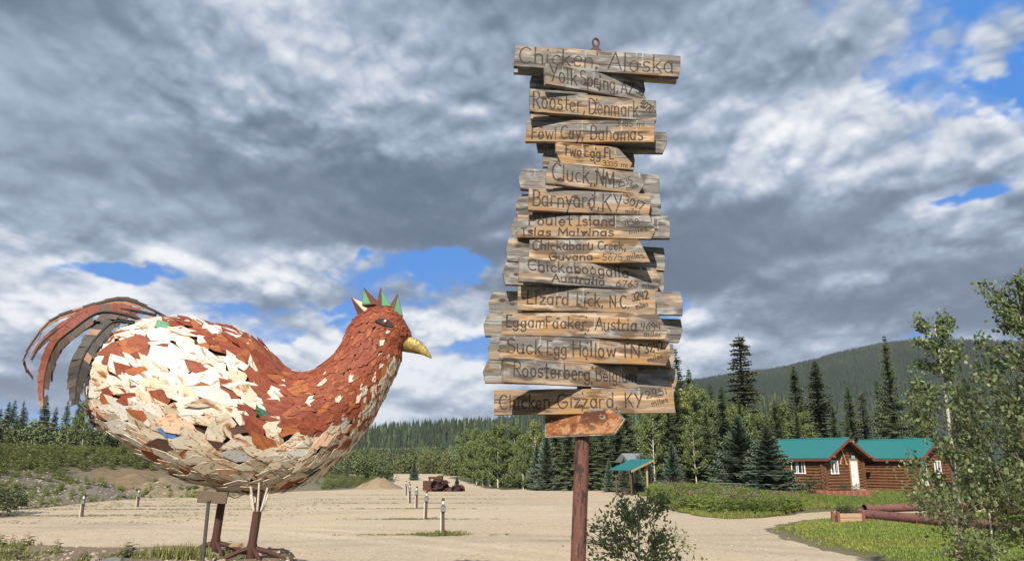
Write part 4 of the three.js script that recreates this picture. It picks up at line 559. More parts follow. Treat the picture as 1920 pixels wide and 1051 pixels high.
{
  const body = (() => { const g = new THREE.BufferGeometry(), pos = [], idx = [], N = 88, M = 40; for (let i = 0; i <= N; i++) for (let k = 0; k <= M; k++) { const p = skin(i / N * 22, k / M * 2 * Math.PI, .035); pos.push(p.x, p.y, p.z); } for (let i = 0; i < N; i++) for (let k = 0; k < M; k++) { const a = i * (M + 1) + k, b = a + M + 1; idx.push(a, a + 1, b, a + 1, b + 1, b); } g.setAttribute('position', new THREE.Float32BufferAttribute(pos, 3)); g.setAttribute('uv', new THREE.Float32BufferAttribute(new Float32Array(pos.length / 3 * 2), 2)); g.setIndex(idx); g.computeVertexNormals(); return g; })();
  part('body', body, std(col(.07, .035, .025), .8), chicken);
  // plates: sheared kites and shards, slightly dished, thin
  const r = rng(404), shards = [];
  for (let v = 0; v < 14; v++) {
    const slim = .75 + .5 * r(), pts = [[.5, -.28 - .2 * r()], [.55 + .1 * r(), .18 * (r() - .5)], [.42, .32 + .18 * r()], [-.05 + .25 * (r() - .5), .46 * slim], [-.52 - .12 * r(), .2 * (r() - .5) + .12 * (v % 3 - 1)], [-.28 + .3 * (r() - .5), -.42 * slim]];
    if (v % 4 === 0) pts.splice(1, 1); if (v % 5 === 2) pts[3][0] += .25;
    const s = new THREE.Shape(); pts.forEach((p, i) => i ? s.lineTo(...p) : s.moveTo(...p)); s.closePath();
    const g = new THREE.ExtrudeGeometry(s, { depth: .012, bevelEnabled: false }), p = g.attributes.position, uv = g.attributes.uv, ou = r(), ov = r(), ra = r() * 6.28;
    for (let i = 0; i < p.count; i++) { const x = p.getX(i), y = p.getY(i); uv.setXY(i, ou + (x * Math.cos(ra) - y * Math.sin(ra)) * .3, ov + (x * Math.sin(ra) + y * Math.cos(ra)) * .3); }
    g.computeVertexNormals(); shards.push(g);
  }
  const rustSpots = [[-5.75, 5.14, .80, .20, -14], [-6.70, 4.66, .50, .15, -18], [-6.25, 4.62, .36, .20, -20], [-7.05, 4.45, .14, .30, 30], [-6.72, 4.12, .15, .36, 32], [-7.28, 4.72, .16, .12, 0], [-3.98, 4.02, .82, .56, -42], [-4.78, 4.68, .55, .22, -42], [-5.35, 4.78, .36, .13, -30], [-3.70, 3.50, .42, .40, 0], [-5.72, 4.28, .22, .13, -20], [-7.22, 3.85, .22, .09, 0], [-6.75, 3.72, .10, .16, 0], [-4.35, 3.30, .25, .14, 0]];
  const list = [];
  for (let s = .25; s < 21.7;) {
    const a = skin(s, 0), b = skin(Math.min(22, s + .25), 0), a2 = skin(s, Math.PI), b2 = skin(Math.min(22, s + .25), Math.PI), m = skin(s, Math.PI / 2), m2 = skin(Math.min(22, s + .25), Math.PI / 2);
    const len = Math.max(a.distanceTo(b), a2.distanceTo(b2), m.distanceTo(m2)) * 4;
    const size = s < 8.5 ? .46 : lerp(.46, .18, sstep(8.5, 14, s)), L = size * (s > 18 ? .8 : 1), Wd = L * .56, top_ = skin(s, 0), bot_ = skin(s, Math.PI), w = cr(ringW, s), hh = top_.distanceTo(bot_) / 2;
    const n = Math.max(5, Math.round(Math.PI * (3 * (w + hh) - Math.sqrt((3 * w + hh) * (w + 3 * hh))) / (Wd * .84))), ph0 = r() * 6.28;
    for (let k = 0; k < n; k++) list.push({ s: s + (r() - .5) * .5 * L / len, ph: ph0 + (k + (r() - .5) * .6) / n * 6.2832, L: L * (.72 + .62 * r()), W: Wd * (.75 + .6 * r()) });
    s += L * .47 / len;
  }
  const mats = [], M4 = new THREE.Matrix4();
  for (const q of list) {
    const s = clamp(q.s, .05, 21.9), p = skin(s, q.ph), ds = skin(Math.min(22, s + .05), q.ph).sub(skin(Math.max(0, s - .05), q.ph)).normalize(), dp = skin(s, q.ph + .05).sub(skin(s, q.ph - .05)).normalize();
    const nrm = ds.clone().cross(dp).normalize(); if (nrm.dot(p.clone().sub(skin(s, q.ph, .5))) < 0) nrm.negate();
    const X = p.x + CH[0], Y = p.y + CH[1], low = Math.cos(q.ph), neck = sstep(10.5, 13, s); let rust = .05, c;
    for (const [ex, ey, rx, ry, an] of rustSpots) { const ca = Math.cos(rad(an)), sa = Math.sin(rad(an)), dx = X - ex, dy = Y - ey, d = Math.hypot((dx * ca + dy * sa) / rx, (-dx * sa + dy * ca) / ry); rust = Math.max(rust, sstep(1.2, .85, d) * (ex > -4.4 ? .92 : .76)); }
    const front = sstep(-.45, -.8, low + .25 * (r() - .5)); rust = Math.max(rust, neck * (s > 17 ? .99 : lerp(.95, .10, front)));
    const u = r(), belly = sstep(4.0, 3.0, Y) * (1 - neck);
    if (r() < rust) c = u < .5 ? 'rust' : u < .88 ? 'rust2' : 'rustOrange';
    else if (s > 17) c = 'white';
    else if (neck > .5) c = u < .32 ? 'bone' : u < .55 ? 'worn' : u < .72 ? 'rustOrange' : u < .86 ? 'cream' : 'grey';
    else if (r() < belly * .85) c = u < .20 ? 'bone' : u < .32 ? 'beige' : u < .52 ? 'worn' : u < .80 ? 'cream' : u < .87 ? 'peach' : u < .885 ? 'rustOrange' : u < .905 ? 'darkGreen' : u < .93 ? 'brown' : u < .935 ? 'blue' : 'grey';
    else c = u < .66 ? 'white' : u < .80 ? 'cream' : u < .87 ? 'peach' : u < .888 ? 'green' : u < .894 ? 'blue' : u < .94 ? 'rustOrange' : 'worn';
    // each plate points back to the tail and lifts a little at its free end
    const tw = (r() - .5) * (neck > .5 ? .7 : 1.15) - (q.ph % 6.2832 < Math.PI ? .22 : -.22) * (1 - neck), fx = ds.clone().multiplyScalar(Math.cos(tw)).addScaledVector(nrm.clone().cross(ds), Math.sin(tw)).normalize();
    const lift = .05 + .08 * r(), ex = fx.clone().multiplyScalar(Math.cos(lift)).addScaledVector(nrm, -Math.sin(lift)).normalize(), ez = nrm.clone().addScaledVector(ex, -nrm.dot(ex)).normalize(), ey = ez.clone().cross(ex);
    const o = p.clone().addScaledVector(nrm, -.004 + .012 * r() + .5 * q.L * Math.sin(lift) * .55);
    q.m = new THREE.Matrix4().makeBasis(ex.clone().multiplyScalar(q.L), ey.multiplyScalar(q.W), ez.multiplyScalar(.8)).setPosition(o); q.c = c; q.g = Math.floor(r() * shards.length);
    q.show = nrm.dot(V(5.1, -1.2, 14.7).normalize()) * q.L * q.W * (o.z > -.2 ? 1 : 0);
  }
  list.sort((a, b) => b.show - a.show);
  const rest = {};
  list.forEach((q, i) => {
    if (i < 300) { const m = part('metal_plate', shards[q.g], PM[q.c], chicken); m.matrix.copy(q.m); m.matrix.decompose(m.position, m.quaternion, m.scale); }
    else (rest[q.c] ??= []).push(shards[q.g].clone().applyMatrix4(q.m));
  });
  const keys = Object.keys(rest), g = mergeGeometries(keys.map((k) => mergeGeometries(rest[k])), true), mesh = part('plate_cladding', g, keys.map((k) => PM[k]), chicken); mesh.userData.kind = 'stuff';
}
// eyes, beak and comb
const C3 = (x, y, z = 0) => V(x - CH[0], y - CH[1], z);
for (const sd of [1, -1]) {
  const lens = new THREE.Shape(); lens.moveTo(-.17, .02); lens.quadraticCurveTo(-.05, .11, .07, .045); lens.quadraticCurveTo(.12, 0, .17, -.065); lens.quadraticCurveTo(0, -.10, -.17, .02);
  const e = part('eye', new THREE.ExtrudeGeometry(lens, { depth: .03, bevelEnabled: true, bevelSize: .012, bevelThickness: .012, bevelSegments: 1 }), darkMat, chicken);
  const p = skin(19.6, sd * 1.42); e.position.set(-2.455 - CH[0], 5.275 - CH[1], sd * (Math.abs(p.z) + .012)); e.rotation.set(-.16 * sd, sd > 0 ? .28 : Math.PI - .28, 0); if (sd < 0) e.scale.x = -1;
  const iris = part('iris', new THREE.SphereGeometry(.058, 18, 10).scale(1, 1, .5), PM.brown, e); iris.position.set(.0, .01, .036);
  const pup = part('pupil', new THREE.SphereGeometry(.026, 14, 10), std(col(.85, .82, .75), .4), e); pup.position.set(.005, .018, .062);
}
{
  const N = 14, M = 16, pos = [], idx = [], A = [-2.03, 5.09], B = [-2.24, 4.86];
  for (let i = 0; i <= N; i++) { const t = i / N, tx = lerp(A[0], -1.565, t) + .02 * Math.sin(Math.PI * t), ty = lerp(A[1], 4.64, t) + .10 * Math.sin(Math.PI * t * .9), bx = lerp(B[0], -1.565, t), by = lerp(B[1], 4.635, t) + .02 * Math.sin(Math.PI * t), w = .155 * Math.pow(1 - t, .8) + .004; for (let k = 0; k < M; k++) { const a = k / M * 6.2832, c = Math.cos(a), s = Math.sin(a), sg = Math.sign(s) * Math.pow(Math.abs(s), .7); pos.push((tx + bx) / 2 + (tx - bx) / 2 * c - CH[0], (ty + by) / 2 + (ty - by) / 2 * c - CH[1] + .012 * (vn(i * .9, k * 1.1) - .5), w * sg); } }
  for (let i = 0; i < N; i++) for (let k = 0; k < M; k++) { const a = i * M + k, b = i * M + (k + 1) % M; idx.push(a, b, a + M, b, b + M, a + M); }
  const g = new THREE.BufferGeometry(); g.setAttribute('position', new THREE.Float32BufferAttribute(pos, 3)); g.setAttribute('uv', new THREE.Float32BufferAttribute(pos.flatMap((_, i) => i % 3 === 0 ? [pos[i] * 1.5, pos[i + 1] * 1.5] : []), 2)); g.setIndex(idx); g.computeVertexNormals();
  part('beak', g, std(col(.86, .66, .28), .4, { metalness: .55, bumpMap: rustTex, bumpScale: .02, map: dataTex(128, 128, (i, j) => { const f = .8 + .4 * (fbm(i / 14, j / 14, 4) - .5); return [f, f * .98, f * .9]; }, true) }), chicken);
  const jaw = part('lower_beak', new THREE.ConeGeometry(.10, .5, 10).scale(1, 1, 1.1).rotateZ(-Math.PI / 2 - .36), std(col(.16, .09, .03), .6, { metalness: .4 }), chicken); jaw.position.copy(C3(-1.98, 4.80));
  const combRust = pl(col(.24, .10, .06), rustTex, .7);
  // comb: four folded spikes, each a bright panel in a rusty frame
  [[[-3.00, 5.48], [-3.22, 5.87], [-2.78, 5.66], PM.peach, -.05], [[-2.93, 5.70], [-2.95, 6.05], [-2.65, 5.72], PM.green, .04], [[-2.65, 5.66], [-2.61, 6.04], [-2.41, 5.65], PM.green, .10], [[-2.44, 5.59], [-2.27, 5.93], [-2.19, 5.48], PM.green, .04]].forEach(([a, t, b, m, z0], i) => {
    const mx = (a[0] + b[0]) / 2, my = (a[1] + b[1]) / 2, A = C3(mx + (a[0] - mx) * 1.35, my + (a[1] - my) * 1.35, z0 - .02), T = C3(...t, z0), B = C3(mx + (b[0] - mx) * 1.35, my + (b[1] - my) * 1.35, z0 - .02), F = C3(lerp(a[0], b[0], i % 3 === 1 ? .62 : .4), lerp(a[1], b[1], .5) - .03, z0 + .12), R = C3((a[0] + b[0]) / 2, (a[1] + b[1]) / 2 - .04, z0 - .14), s = new Soup(), arr = (v) => [v.x, v.y, v.z];
    s.tri(arr(A), arr(F), arr(T)).tri(arr(F), arr(B), arr(T)).tri(arr(B), arr(R), arr(T)).tri(arr(R), arr(A), arr(T)); const g2 = s.geo(); for (let q = 0; q < g2.attributes.uv.count; q++) g2.attributes.uv.setXY(q, g2.attributes.position.getX(q) * 2, g2.attributes.position.getY(q) * 2);
    const sp = part('comb_spike', g2, combRust, chicken); sp.userData.label = i ? 'rusty comb spike with a green panel' : 'rusty comb spike with a pink panel';
    const s2 = new Soup(), [P, Q] = i === 0 ? [A, F] : i === 3 ? [F, B] : [F, B], cen = P.clone().add(Q).add(T).multiplyScalar(1 / 3), nn = Q.clone().sub(P).cross(T.clone().sub(P)).normalize().multiplyScalar(.007), ins = (v, k) => arr(cen.clone().lerp(v, k).add(nn));
    if (i === 0) { const c2 = F.clone().add(B).add(T).multiplyScalar(1 / 3), n2 = B.clone().sub(F).cross(T.clone().sub(F)).normalize().multiplyScalar(.007), in2 = (v) => arr(c2.clone().lerp(v, .84).add(n2)); s2.tri(in2(F), in2(B), in2(T)); } else if (i === 1) { const c2 = A.clone().add(F).add(T).multiplyScalar(1 / 3), n2 = F.clone().sub(A).cross(T.clone().sub(A)).normalize().multiplyScalar(.007), in2 = (v) => arr(c2.clone().lerp(v, .84).add(n2)); s2.tri(in2(A), in2(F), in2(T)); } else s2.tri(ins(P, .86), ins(Q, .86), ins(T, .8));
    part('comb_panel', s2.geo(), m, sp);
  });
}
// tail feathers: a dark rib with cut vanes on both sides
{
  const greyBrown = pl(col(.105, .066, .042), rustTex, .6), olive = pl(col(.055, .045, .034), rustTex, .6), tan = pl(col(.50, .28, .16), rustTex, .6), redV = pl(col(.34, .09, .045), rustTex, .7), blackRib = std(col(.02, .018, .016), .7);
  const feathers = [ // path, depth, half width of the vane, how much the vane lies across (0) or along (1) the picture, materials
    [[[-6.84, 5.45], [-7.13, 5.60], [-7.75, 5.80], [-8.43, 5.64], [-9.11, 5.37], [-9.43, 4.88], [-9.53, 4.56], [-9.30, 4.27]], -.25, .17, .5, [tan, greyBrown]],
    [[[-7.05, 5.50], [-7.58, 5.60], [-8.04, 5.62], [-8.46, 5.55], [-8.88, 5.25], [-9.22, 4.95], [-9.38, 4.62]], .15, .18, .6, [greyBrown, redV]],
    [[[-7.22, 5.37], [-7.72, 5.52], [-8.20, 5.54], [-8.64, 5.22], [-8.93, 4.94], [-9.05, 4.53], [-9.07, 4.14], [-9.01, 3.73]], .35, .20, .9, [greyBrown, redV]],
    [[[-7.46, 5.34], [-7.86, 5.36], [-8.15, 5.08], [-8.37, 4.66], [-8.43, 4.24], [-8.42, 3.75]], .95, .22, .97, [olive, olive]],
    [[[-7.92, 4.42], [-8.05, 4.14], [-8.06, 3.85], [-7.95, 3.35]], .38, .15, .9, [olive, brownAt()]],
    [[[-7.46, 5.36], [-7.88, 5.40], [-8.29, 5.31], [-8.62, 5.07], [-8.83, 4.82], [-8.94, 4.50], [-8.93, 4.2]], -.1, .13, .55, [redV, redV]],
  ];
  function brownAt() { return PM.brown; }
  const r = rng(99), at = (x, y, z) => C3(x * (1 - z / 14.75), 2.65 + (y - 2.65) * (1 - z / 14.75), z);   // feathers spread to both sides keep the outline of the tail
  feathers.forEach(([path, z, hw, flat, [m1, m2]], fi) => {
    const curve = new THREE.CatmullRomCurve3(path.map(([x, y], i) => at(x, y, z * (.5 + .5 * i / (path.length - 1)) + .06 * Math.sin(i * 1.7 + fi)))), n = 24;
    const f = part('tail_feather', limb(curve.getPoints(n), Array.from({ length: n + 1 }, (_, i) => lerp(.034, .010, i / n)), 6), blackRib, chicken);
    const segs = fi === 4 ? 9 : 17;
    for (let k = 1; k < segs; k++) for (const sd of [1, -1]) {
      const t0 = k / segs, t1 = Math.min(1, (k + 1.12 + .05 * r()) / segs), wf = hw * .88 * Math.min(1, t0 * 4.5) * (t0 > .7 ? lerp(1, .22, (t0 - .7) / .3) : 1) * (.92 + .16 * r());
      if (r() < .03) continue;
      const a = curve.getPointAt(t0), b = curve.getPointAt(t1), tg = b.clone().sub(a).normalize(), side = V(-tg.y, tg.x, 0).multiplyScalar(flat * sd).add(V(0, 0, sd * (1.05 - flat))).normalize(), sweep = tg.clone().multiplyScalar(wf * .42), up = V(0, 0, .02 * (k % 2));
      const P = [a.clone(), b.clone(), b.clone().addScaledVector(side, wf).add(sweep).add(up), a.clone().addScaledVector(side, wf * (.92 + .16 * r())).add(sweep).add(up)].map((v) => [v.x, v.y, v.z]), s = new Soup(), th = side.clone().cross(tg).multiplyScalar(.006), Q = P.map((p) => [p[0] + th.x, p[1] + th.y, p[2] + th.z]), o = r(), U = [[o, o], [o + .2, o], [o + .2, o + .2], [o, o + .2]];
      s.quad(P[3], P[2], P[1], P[0], null, U).quad(Q[0], Q[1], Q[2], Q[3], null, U); for (let e = 0; e < 4; e++) { const e2 = (e + 1) % 4; s.quad(P[e], P[e2], Q[e2], Q[e], null, U); }
      part('vane', s.geo(), r() < .86 ? (sd > 0 ? m1 : m2) : (r() < .5 ? greyBrown : tan), f);
    }
  });
}
// legs: pipes with welded struts up to the belly, splayed toes
for (const [x0, y0, x1, y1, zz, pale] of [[-4.66, 1.0, -4.60, 1.98, .42, 1], [-5.67, 1.0, -5.60, 2.2, -.52, 0]]) {
  const leg = part('leg', mergeGeometries([limb([C3(x0, y0 - .1, zz), C3(x0, y0 + .24, zz), C3(x0 + .001, y0 + .26, zz), C3(lerp(x0, x1, .9), y1 - .1, zz), C3(lerp(x0, x1, .9), y1 - .02, zz)], [.088, .088, .076, .076, .07], 16), limb([C3(lerp(x0, x1, .9), y1 - .05, zz), C3(x1 + .02, 2.75, zz * .8)], [.05, .05], 10)]), steelMat, chicken);
  const rodMat = pale ? pl(col(.74, .71, .64), wornTex, .6) : pl(col(.22, .17, .12), rustTex, .7);
  for (let k = 0; k < 7; k++) { const a = k / 7 * 6.2832 + .45, c = Math.cos(a), s = Math.sin(a); part('strut', limb([C3(lerp(x0, x1, .9) + .075 * c, y1 - .17, zz + .075 * s), C3(lerp(x0, x1, .9) + .09 * c, y1 - .12, zz + .09 * s), C3(x1 + .24 * c, 2.40 + .05 * s, zz + .22 * s)], [.018, .02, .02], 7), rodMat, leg); }
  for (const [an, l] of [[.0, .62], [.95, .5], [-.75, .5], [Math.PI - .35, .5]]) { const c = Math.cos(an), s = Math.sin(an); part('toe', limb([C3(x0 + .05 * c, y0 + .17, zz + .05 * s), C3(x0 + l * .45 * c, y0 + .12, zz + l * .45 * s), C3(x0 + l * c, y0 - .01, zz + l * s)], [.05, .045, .028], 8), steelMat, leg); }
}
{ const loose = new THREE.TubeGeometry(new THREE.CatmullRomCurve3([C3(-5.45, 2.05, -.4), C3(-5.2, 2.02, -.1), C3(-4.75, 2.22, .35)]), 14, .007, 5); part('wire', loose, darkMat, chicken); }
// ---------- log cabins ----------
const logTex = dataTex(256, 128, (i, j) => { const g = vn(i / 60, j / 1.6), f = vn(i / 14, j / .9), s = fbm(i / 34, j / 9, 3); const k = .62 + .35 * g + .2 * f; return mix3([.22 * k, .100 * k, .044 * k], [.31 * k, .16 * k, .08 * k], sstep(.45, .7, s)).map((v) => Math.pow(clamp(v), 1 / 2.2)); }, true);
const logMat = std(col(.74, .66, .56), .8, { map: logTex }), logEnd = std(col(.26, .13, .065), .85), tealMat = std(col(.020, .175, .172), .42, { metalness: .1, bumpMap: repeat(grainTex, .2), bumpScale: .004 }), trimMat = std(col(.165, .055, .032), .7), whiteMat = std(col(.80, .80, .78), .5), paneMat = new THREE.MeshPhysicalMaterial({ color: col(.03, .035, .04), roughness: .06, metalness: 0, specularIntensity: 1 }), curtain = std(col(.55, .54, .5), .9), tanWood = std(col(.42, .27, .14), .85);
const logGeo = {};
const logOf = (len, d) => { const k = len.toFixed(2) + d; return logGeo[k] ??= (() => { const g = new THREE.CylinderGeometry(d / 2, d / 2, len, 12, 1); g.rotateZ(Math.PI / 2); const uv = g.attributes.uv, p = g.attributes.position; for (let i = 0; i < uv.count; i++) uv.setXY(i, p.getX(i) * .5 + .3, Math.atan2(p.getY(i), p.getZ(i)) / 6.28 + .5); return g; })(); };
function cabin(label, pos, turn, doorX, winX, sideWin, W = 5.5, L = 6.0) {
  const c = thing('log_cabin', label, 'cabin', pos, turn), d = .25, n = 12, H = n * d * .98;
  let q = 0; const log = (len, x, y, z, ry) => { const m = part('log', logOf(len, d + .02), logMat, c); m.position.set(x, y, z); m.rotation.set((q++ * 1.3) % 6.28, ry, 0, 'YXZ'); };
  for (let k = 0; k < n; k++) { const y = (k + .5) * d * .98; for (const z of [0, -L]) log(W + .5, W / 2, y, z, 0); for (const x of [0, W]) log(L + .5, x, y + d * .49, -L / 2, Math.PI / 2); }
  const rise = 1.4, pitch = Math.atan2(rise, W / 2), peak = H + rise;
  for (let k = 0; k < 7; k++) { const y = H + (k + .5) * d * .98, w = W * (1 - (k + .75) * d * .98 / rise); if (w > .4) for (const z of [0, -L]) log(w, W / 2, y, z, 0); }
  part('wall_core', mergeGeometries([cbox(W - .06, H - .1, .1).translate(W / 2, H / 2, -.02), cbox(W - .06, H - .1, .1).translate(W / 2, H / 2, -L + .02), cbox(.1, H - .1, L - .2).translate(.02, H / 2, -L / 2), cbox(.1, H - .1, L - .2).translate(W - .02, H / 2, -L / 2)]), std(col(.07, .032, .018), .9), c);
  // roof: two metal slopes with ribs, fascia boards, ridge cap
  const over = .55, front = .85, sl = (W / 2 + over) / Math.cos(pitch), roof = new THREE.Group(), RL = L + front + .5; roof.name = 'roof'; c.add(roof);
  for (const sd of [-1, 1]) {
    const place = (m, along, up, z) => { m.rotation.z = -sd * pitch; m.position.set(W / 2 + sd * along * Math.cos(pitch) + sd * up * Math.sin(pitch), peak + .16 - along * Math.sin(pitch) + up * Math.cos(pitch), z); };
    const slope = part('roof_slope', cbox(sl, .05, RL, .008), tealMat, roof); place(slope, sl / 2, 0, -L / 2 + (front - .5) / 2);
    for (let k = 0; k <= 24; k++) { const rib = part('roof_rib', new THREE.BoxGeometry(sl - .02, .022, .035), tealMat, roof); place(rib, sl / 2, .034, front - .06 - k * (RL - .12) / 24); }
    const deck = part('roof_deck', cbox(sl - .06, .07, RL - .08), std(col(.14, .08, .045), .9), roof); place(deck, sl / 2, -.065, -L / 2 + (front - .5) / 2);
    for (const z of [front + .02, -L - .52]) { const f = part('fascia', cbox(sl + .02, .24, .045), trimMat, roof); place(f, sl / 2, -.11, z); }
    const e = part('eave_board', cbox(.045, .20, RL), trimMat, roof); place(e, sl + .005, -.11, -L / 2 + (front - .5) / 2); e.rotation.z = 0;
  }
  const cap = part('ridge_cap', new THREE.CylinderGeometry(.07, .07, RL, 8).rotateX(Math.PI / 2), tealMat, roof); cap.position.set(W / 2, peak + .19, -L / 2 + (front - .5) / 2);
  for (const [x, y] of [[W / 2, peak - .12], [.02, H + .02], [W - .02, H + .02]]) { const p = part('purlin', logOf(L + front + .8, .2), logMat, c); p.position.set(x, y, -L / 2 + front / 2 - .05); p.rotation.y = Math.PI / 2; if (x === W / 2) { const e = part('log_end', new THREE.CylinderGeometry(.10, .10, .012, 14).rotateX(Math.PI / 2), tanWood, c); e.position.set(x, y, front / 2 - .05 + (front + .8) / 2 + .006); } }
  const win = (x, y, w, h, face) => {
    const g = new THREE.Group(); g.name = 'window'; c.add(g); g.position.set(...(face ? [-.14, y, x] : [x, y, .14])); if (face) g.rotation.y = -Math.PI / 2;
    part('window_frame', mergeGeometries([cbox(w, .09, .10).translate(0, h / 2 - .045, 0), cbox(w + .08, .10, .13).translate(0, -h / 2 + .05, .01), cbox(.08, h - .19, .10).translate(-w / 2 + .04, 0, 0), cbox(.08, h - .19, .10).translate(w / 2 - .04, 0, 0), cbox(.06, h - .19, .08).translate(0, 0, 0)]), whiteMat, g);
    for (const s of [-1, 1]) { part('window_pane', new THREE.BoxGeometry(w / 2 - .11, h - .19, .012).translate(s * (w / 4 - .01), 0, .0), paneMat, g); }
    part('curtain', mergeGeometries([new THREE.BoxGeometry(.13, h - .2, .01).translate(-w * .12, 0, .009), new THREE.BoxGeometry(.10, h - .2, .01).translate(w * .28, 0, .009)]), curtain, g);
  };
  win(winX, 2.12, 1.02, 1.12, false); if (sideWin) win(sideWin, 2.12, 1.35, 1.1, true);
  const dr = part('door', cbox(.95, 2.3, .07), whiteMat, c); dr.position.set(doorX, .33 + 1.15, .17);
  part('door_frame', mergeGeometries([cbox(.1, 2.36, .1).translate(-.53, 0, -.03), cbox(.1, 2.36, .1).translate(.53, 0, -.03), cbox(1.16, .1, .1).translate(0, 1.24, -.03)]), tanWood, dr); const kn = part('door_knob', new THREE.SphereGeometry(.04, 10, 8), std(col(.3, .25, .15), .4, { metalness: .7 }), dr); kn.position.set(-.36, -.08, .06);
  for (const [y, dz] of [[.08, .9], [.24, .5]]) { const st = part('step', cbox(1.4, .16, dz, .01), tanWood, c); st.position.set(doorX, y, .13 + dz / 2); }
  return c;
}
const c1 = cabin('log cabin with teal metal roof and crossed wooden ornament on its gable', [25.75, .22, -64.6], rad(34), 4.1, 1.35, -2.3);
{ // crossed ornament and a small teal plate over the door
  for (const s of [-1, 1]) { const m = part('gable_ornament', mergeGeometries([cbox(.10, 1.5, .05), new THREE.ConeGeometry(.15, .55, 8).scale(1, 1, .4).translate(0, -.62, 0)]), tanWood, c1); m.position.set(2.6, 3.15, .20 + .06 * s); m.rotation.z = s * .42; }
  const p = part('door_plate', cbox(.5, .26, .03), std(col(.25, .5, .52), .5), c1); p.position.set(4.1, 2.95, .18);
}
cabin('second log cabin with teal roof, half hidden by the young aspens', [33.9, .22, -65.6], rad(34), .95, 3.3, 0);
{ // red stake edging before the first cabin, small shrubs at its wall
  const e = thing('garden_edging', 'low edging of red-brown stakes in front of the log cabin', 'edging', [21.2, .36, -56.0], rad(2)), g = cbox(.15, .46, .08, .012), ms = [std(col(.26, .085, .06), .85), std(col(.21, .07, .05), .85), std(col(.30, .11, .08), .85)];
  for (let k = 0; k < 29; k++) { const m = part('stake', g, ms[(k * 7) % 3], e); m.position.set(k * .158, .17 + .02 * perm[k], .015 * perm[k + 50]); m.rotation.z = .04 * (perm[k + 90] - .5); }
  const lo = shrub(41, 420, .075, [.06, .085, .03]);
  for (const [x, z, s, label] of [[26.9, -63.9, .62, 'small dark bush under the cabin window'], [28.6, -65.3, .58, 'small bush with bluish flowers beside the cabin door'], [20.8, -55.0, .95, 'rounded dark shrub at the foot of the blue-green spruces']]) { const t = thing('shrub', label, 'shrub', [x, groundAt(x, z) - .05, z], x); t.scale.set(s * (s > .9 ? 1.5 : .8), s, s); part('foliage', lo, foliage, t); part('stem', limb([V(0, -.1, 0), V(0, .5, 0)], [.05, .02], 5), twigMat, t); }
}
// ---------- open shelter ----------
{
  const s = thing('open_shelter', 'small open shelter with teal shed roof on log posts', 'shelter', [10.1, groundAt(10.1, -66.5) - .02, -66.5], rad(38)), W = 2.2, D = 1.9; s.scale.setScalar(.92);
  for (const [x, z, h] of [[0, 0, 2.3], [W, 0, 3.0], [0, -D, 2.3], [W, -D, 3.0]]) { const p = part('post', limb([V(x, -.2, z), V(x, h, z)], [.10, .09], 9), x === W && z === 0 ? tanWood : std(col(.10, .055, .03), .9), s); if (x === W) part('brace', limb([V(x, h - .55, z), V(x - .5, h - .15, z)], [.045, .045], 6), tanWood, p); }
  const pitch = Math.atan2(.7, W), sl = (W + .9) / Math.cos(pitch), add = (name, g, m, al, up, z) => { const o = part(name, g, m, s); o.rotation.z = pitch; o.position.set(W / 2 - Math.sin(pitch) * up, 2.68 + up * Math.cos(pitch), z); return o; };
  add('roof_sheet', cbox(sl, .045, D + 1.0, .008), tealMat, 0, .12, -D / 2); add('fascia', cbox(sl, .20, .05), tanWood, 0, 0, .48); add('fascia', cbox(sl, .20, .05), trimMat, 0, 0, -D - .48);
  for (let k = 0; k < 12; k++) add('roof_rib', new THREE.BoxGeometry(sl - .02, .02, .03), tealMat, 0, .152, .40 - k * (D + .8) / 11);
  const b = part('bench', mergeGeometries([cbox(1.6, .08, .4).translate(1.25, .5, -1.5), cbox(.1, .5, .35).translate(.6, .24, -1.5), cbox(.1, .5, .35).translate(1.9, .24, -1.5)]), std(col(.13, .07, .05), .9), s);
  const st = thing('shed', 'grey metal-roofed shed almost hidden behind the open shelter', 'shed', [12.6, groundAt(12.6, -80), -80], rad(20));
  part('wall', cbox(2.6, 2.6, 2.4), std(col(.10, .06, .04), .9), st).position.y = 1.3; const rf = part('roof', (() => { const sh = new THREE.Shape(); sh.moveTo(-1.7, 0); sh.lineTo(1.7, 0); sh.lineTo(0, .9); sh.closePath(); return new THREE.ExtrudeGeometry(sh, { depth: 3, bevelEnabled: false }).translate(0, 2.602, -1.5).rotateY(Math.PI / 2); })(), std(col(.30, .32, .34), .5, { metalness: .4 }), st);
}
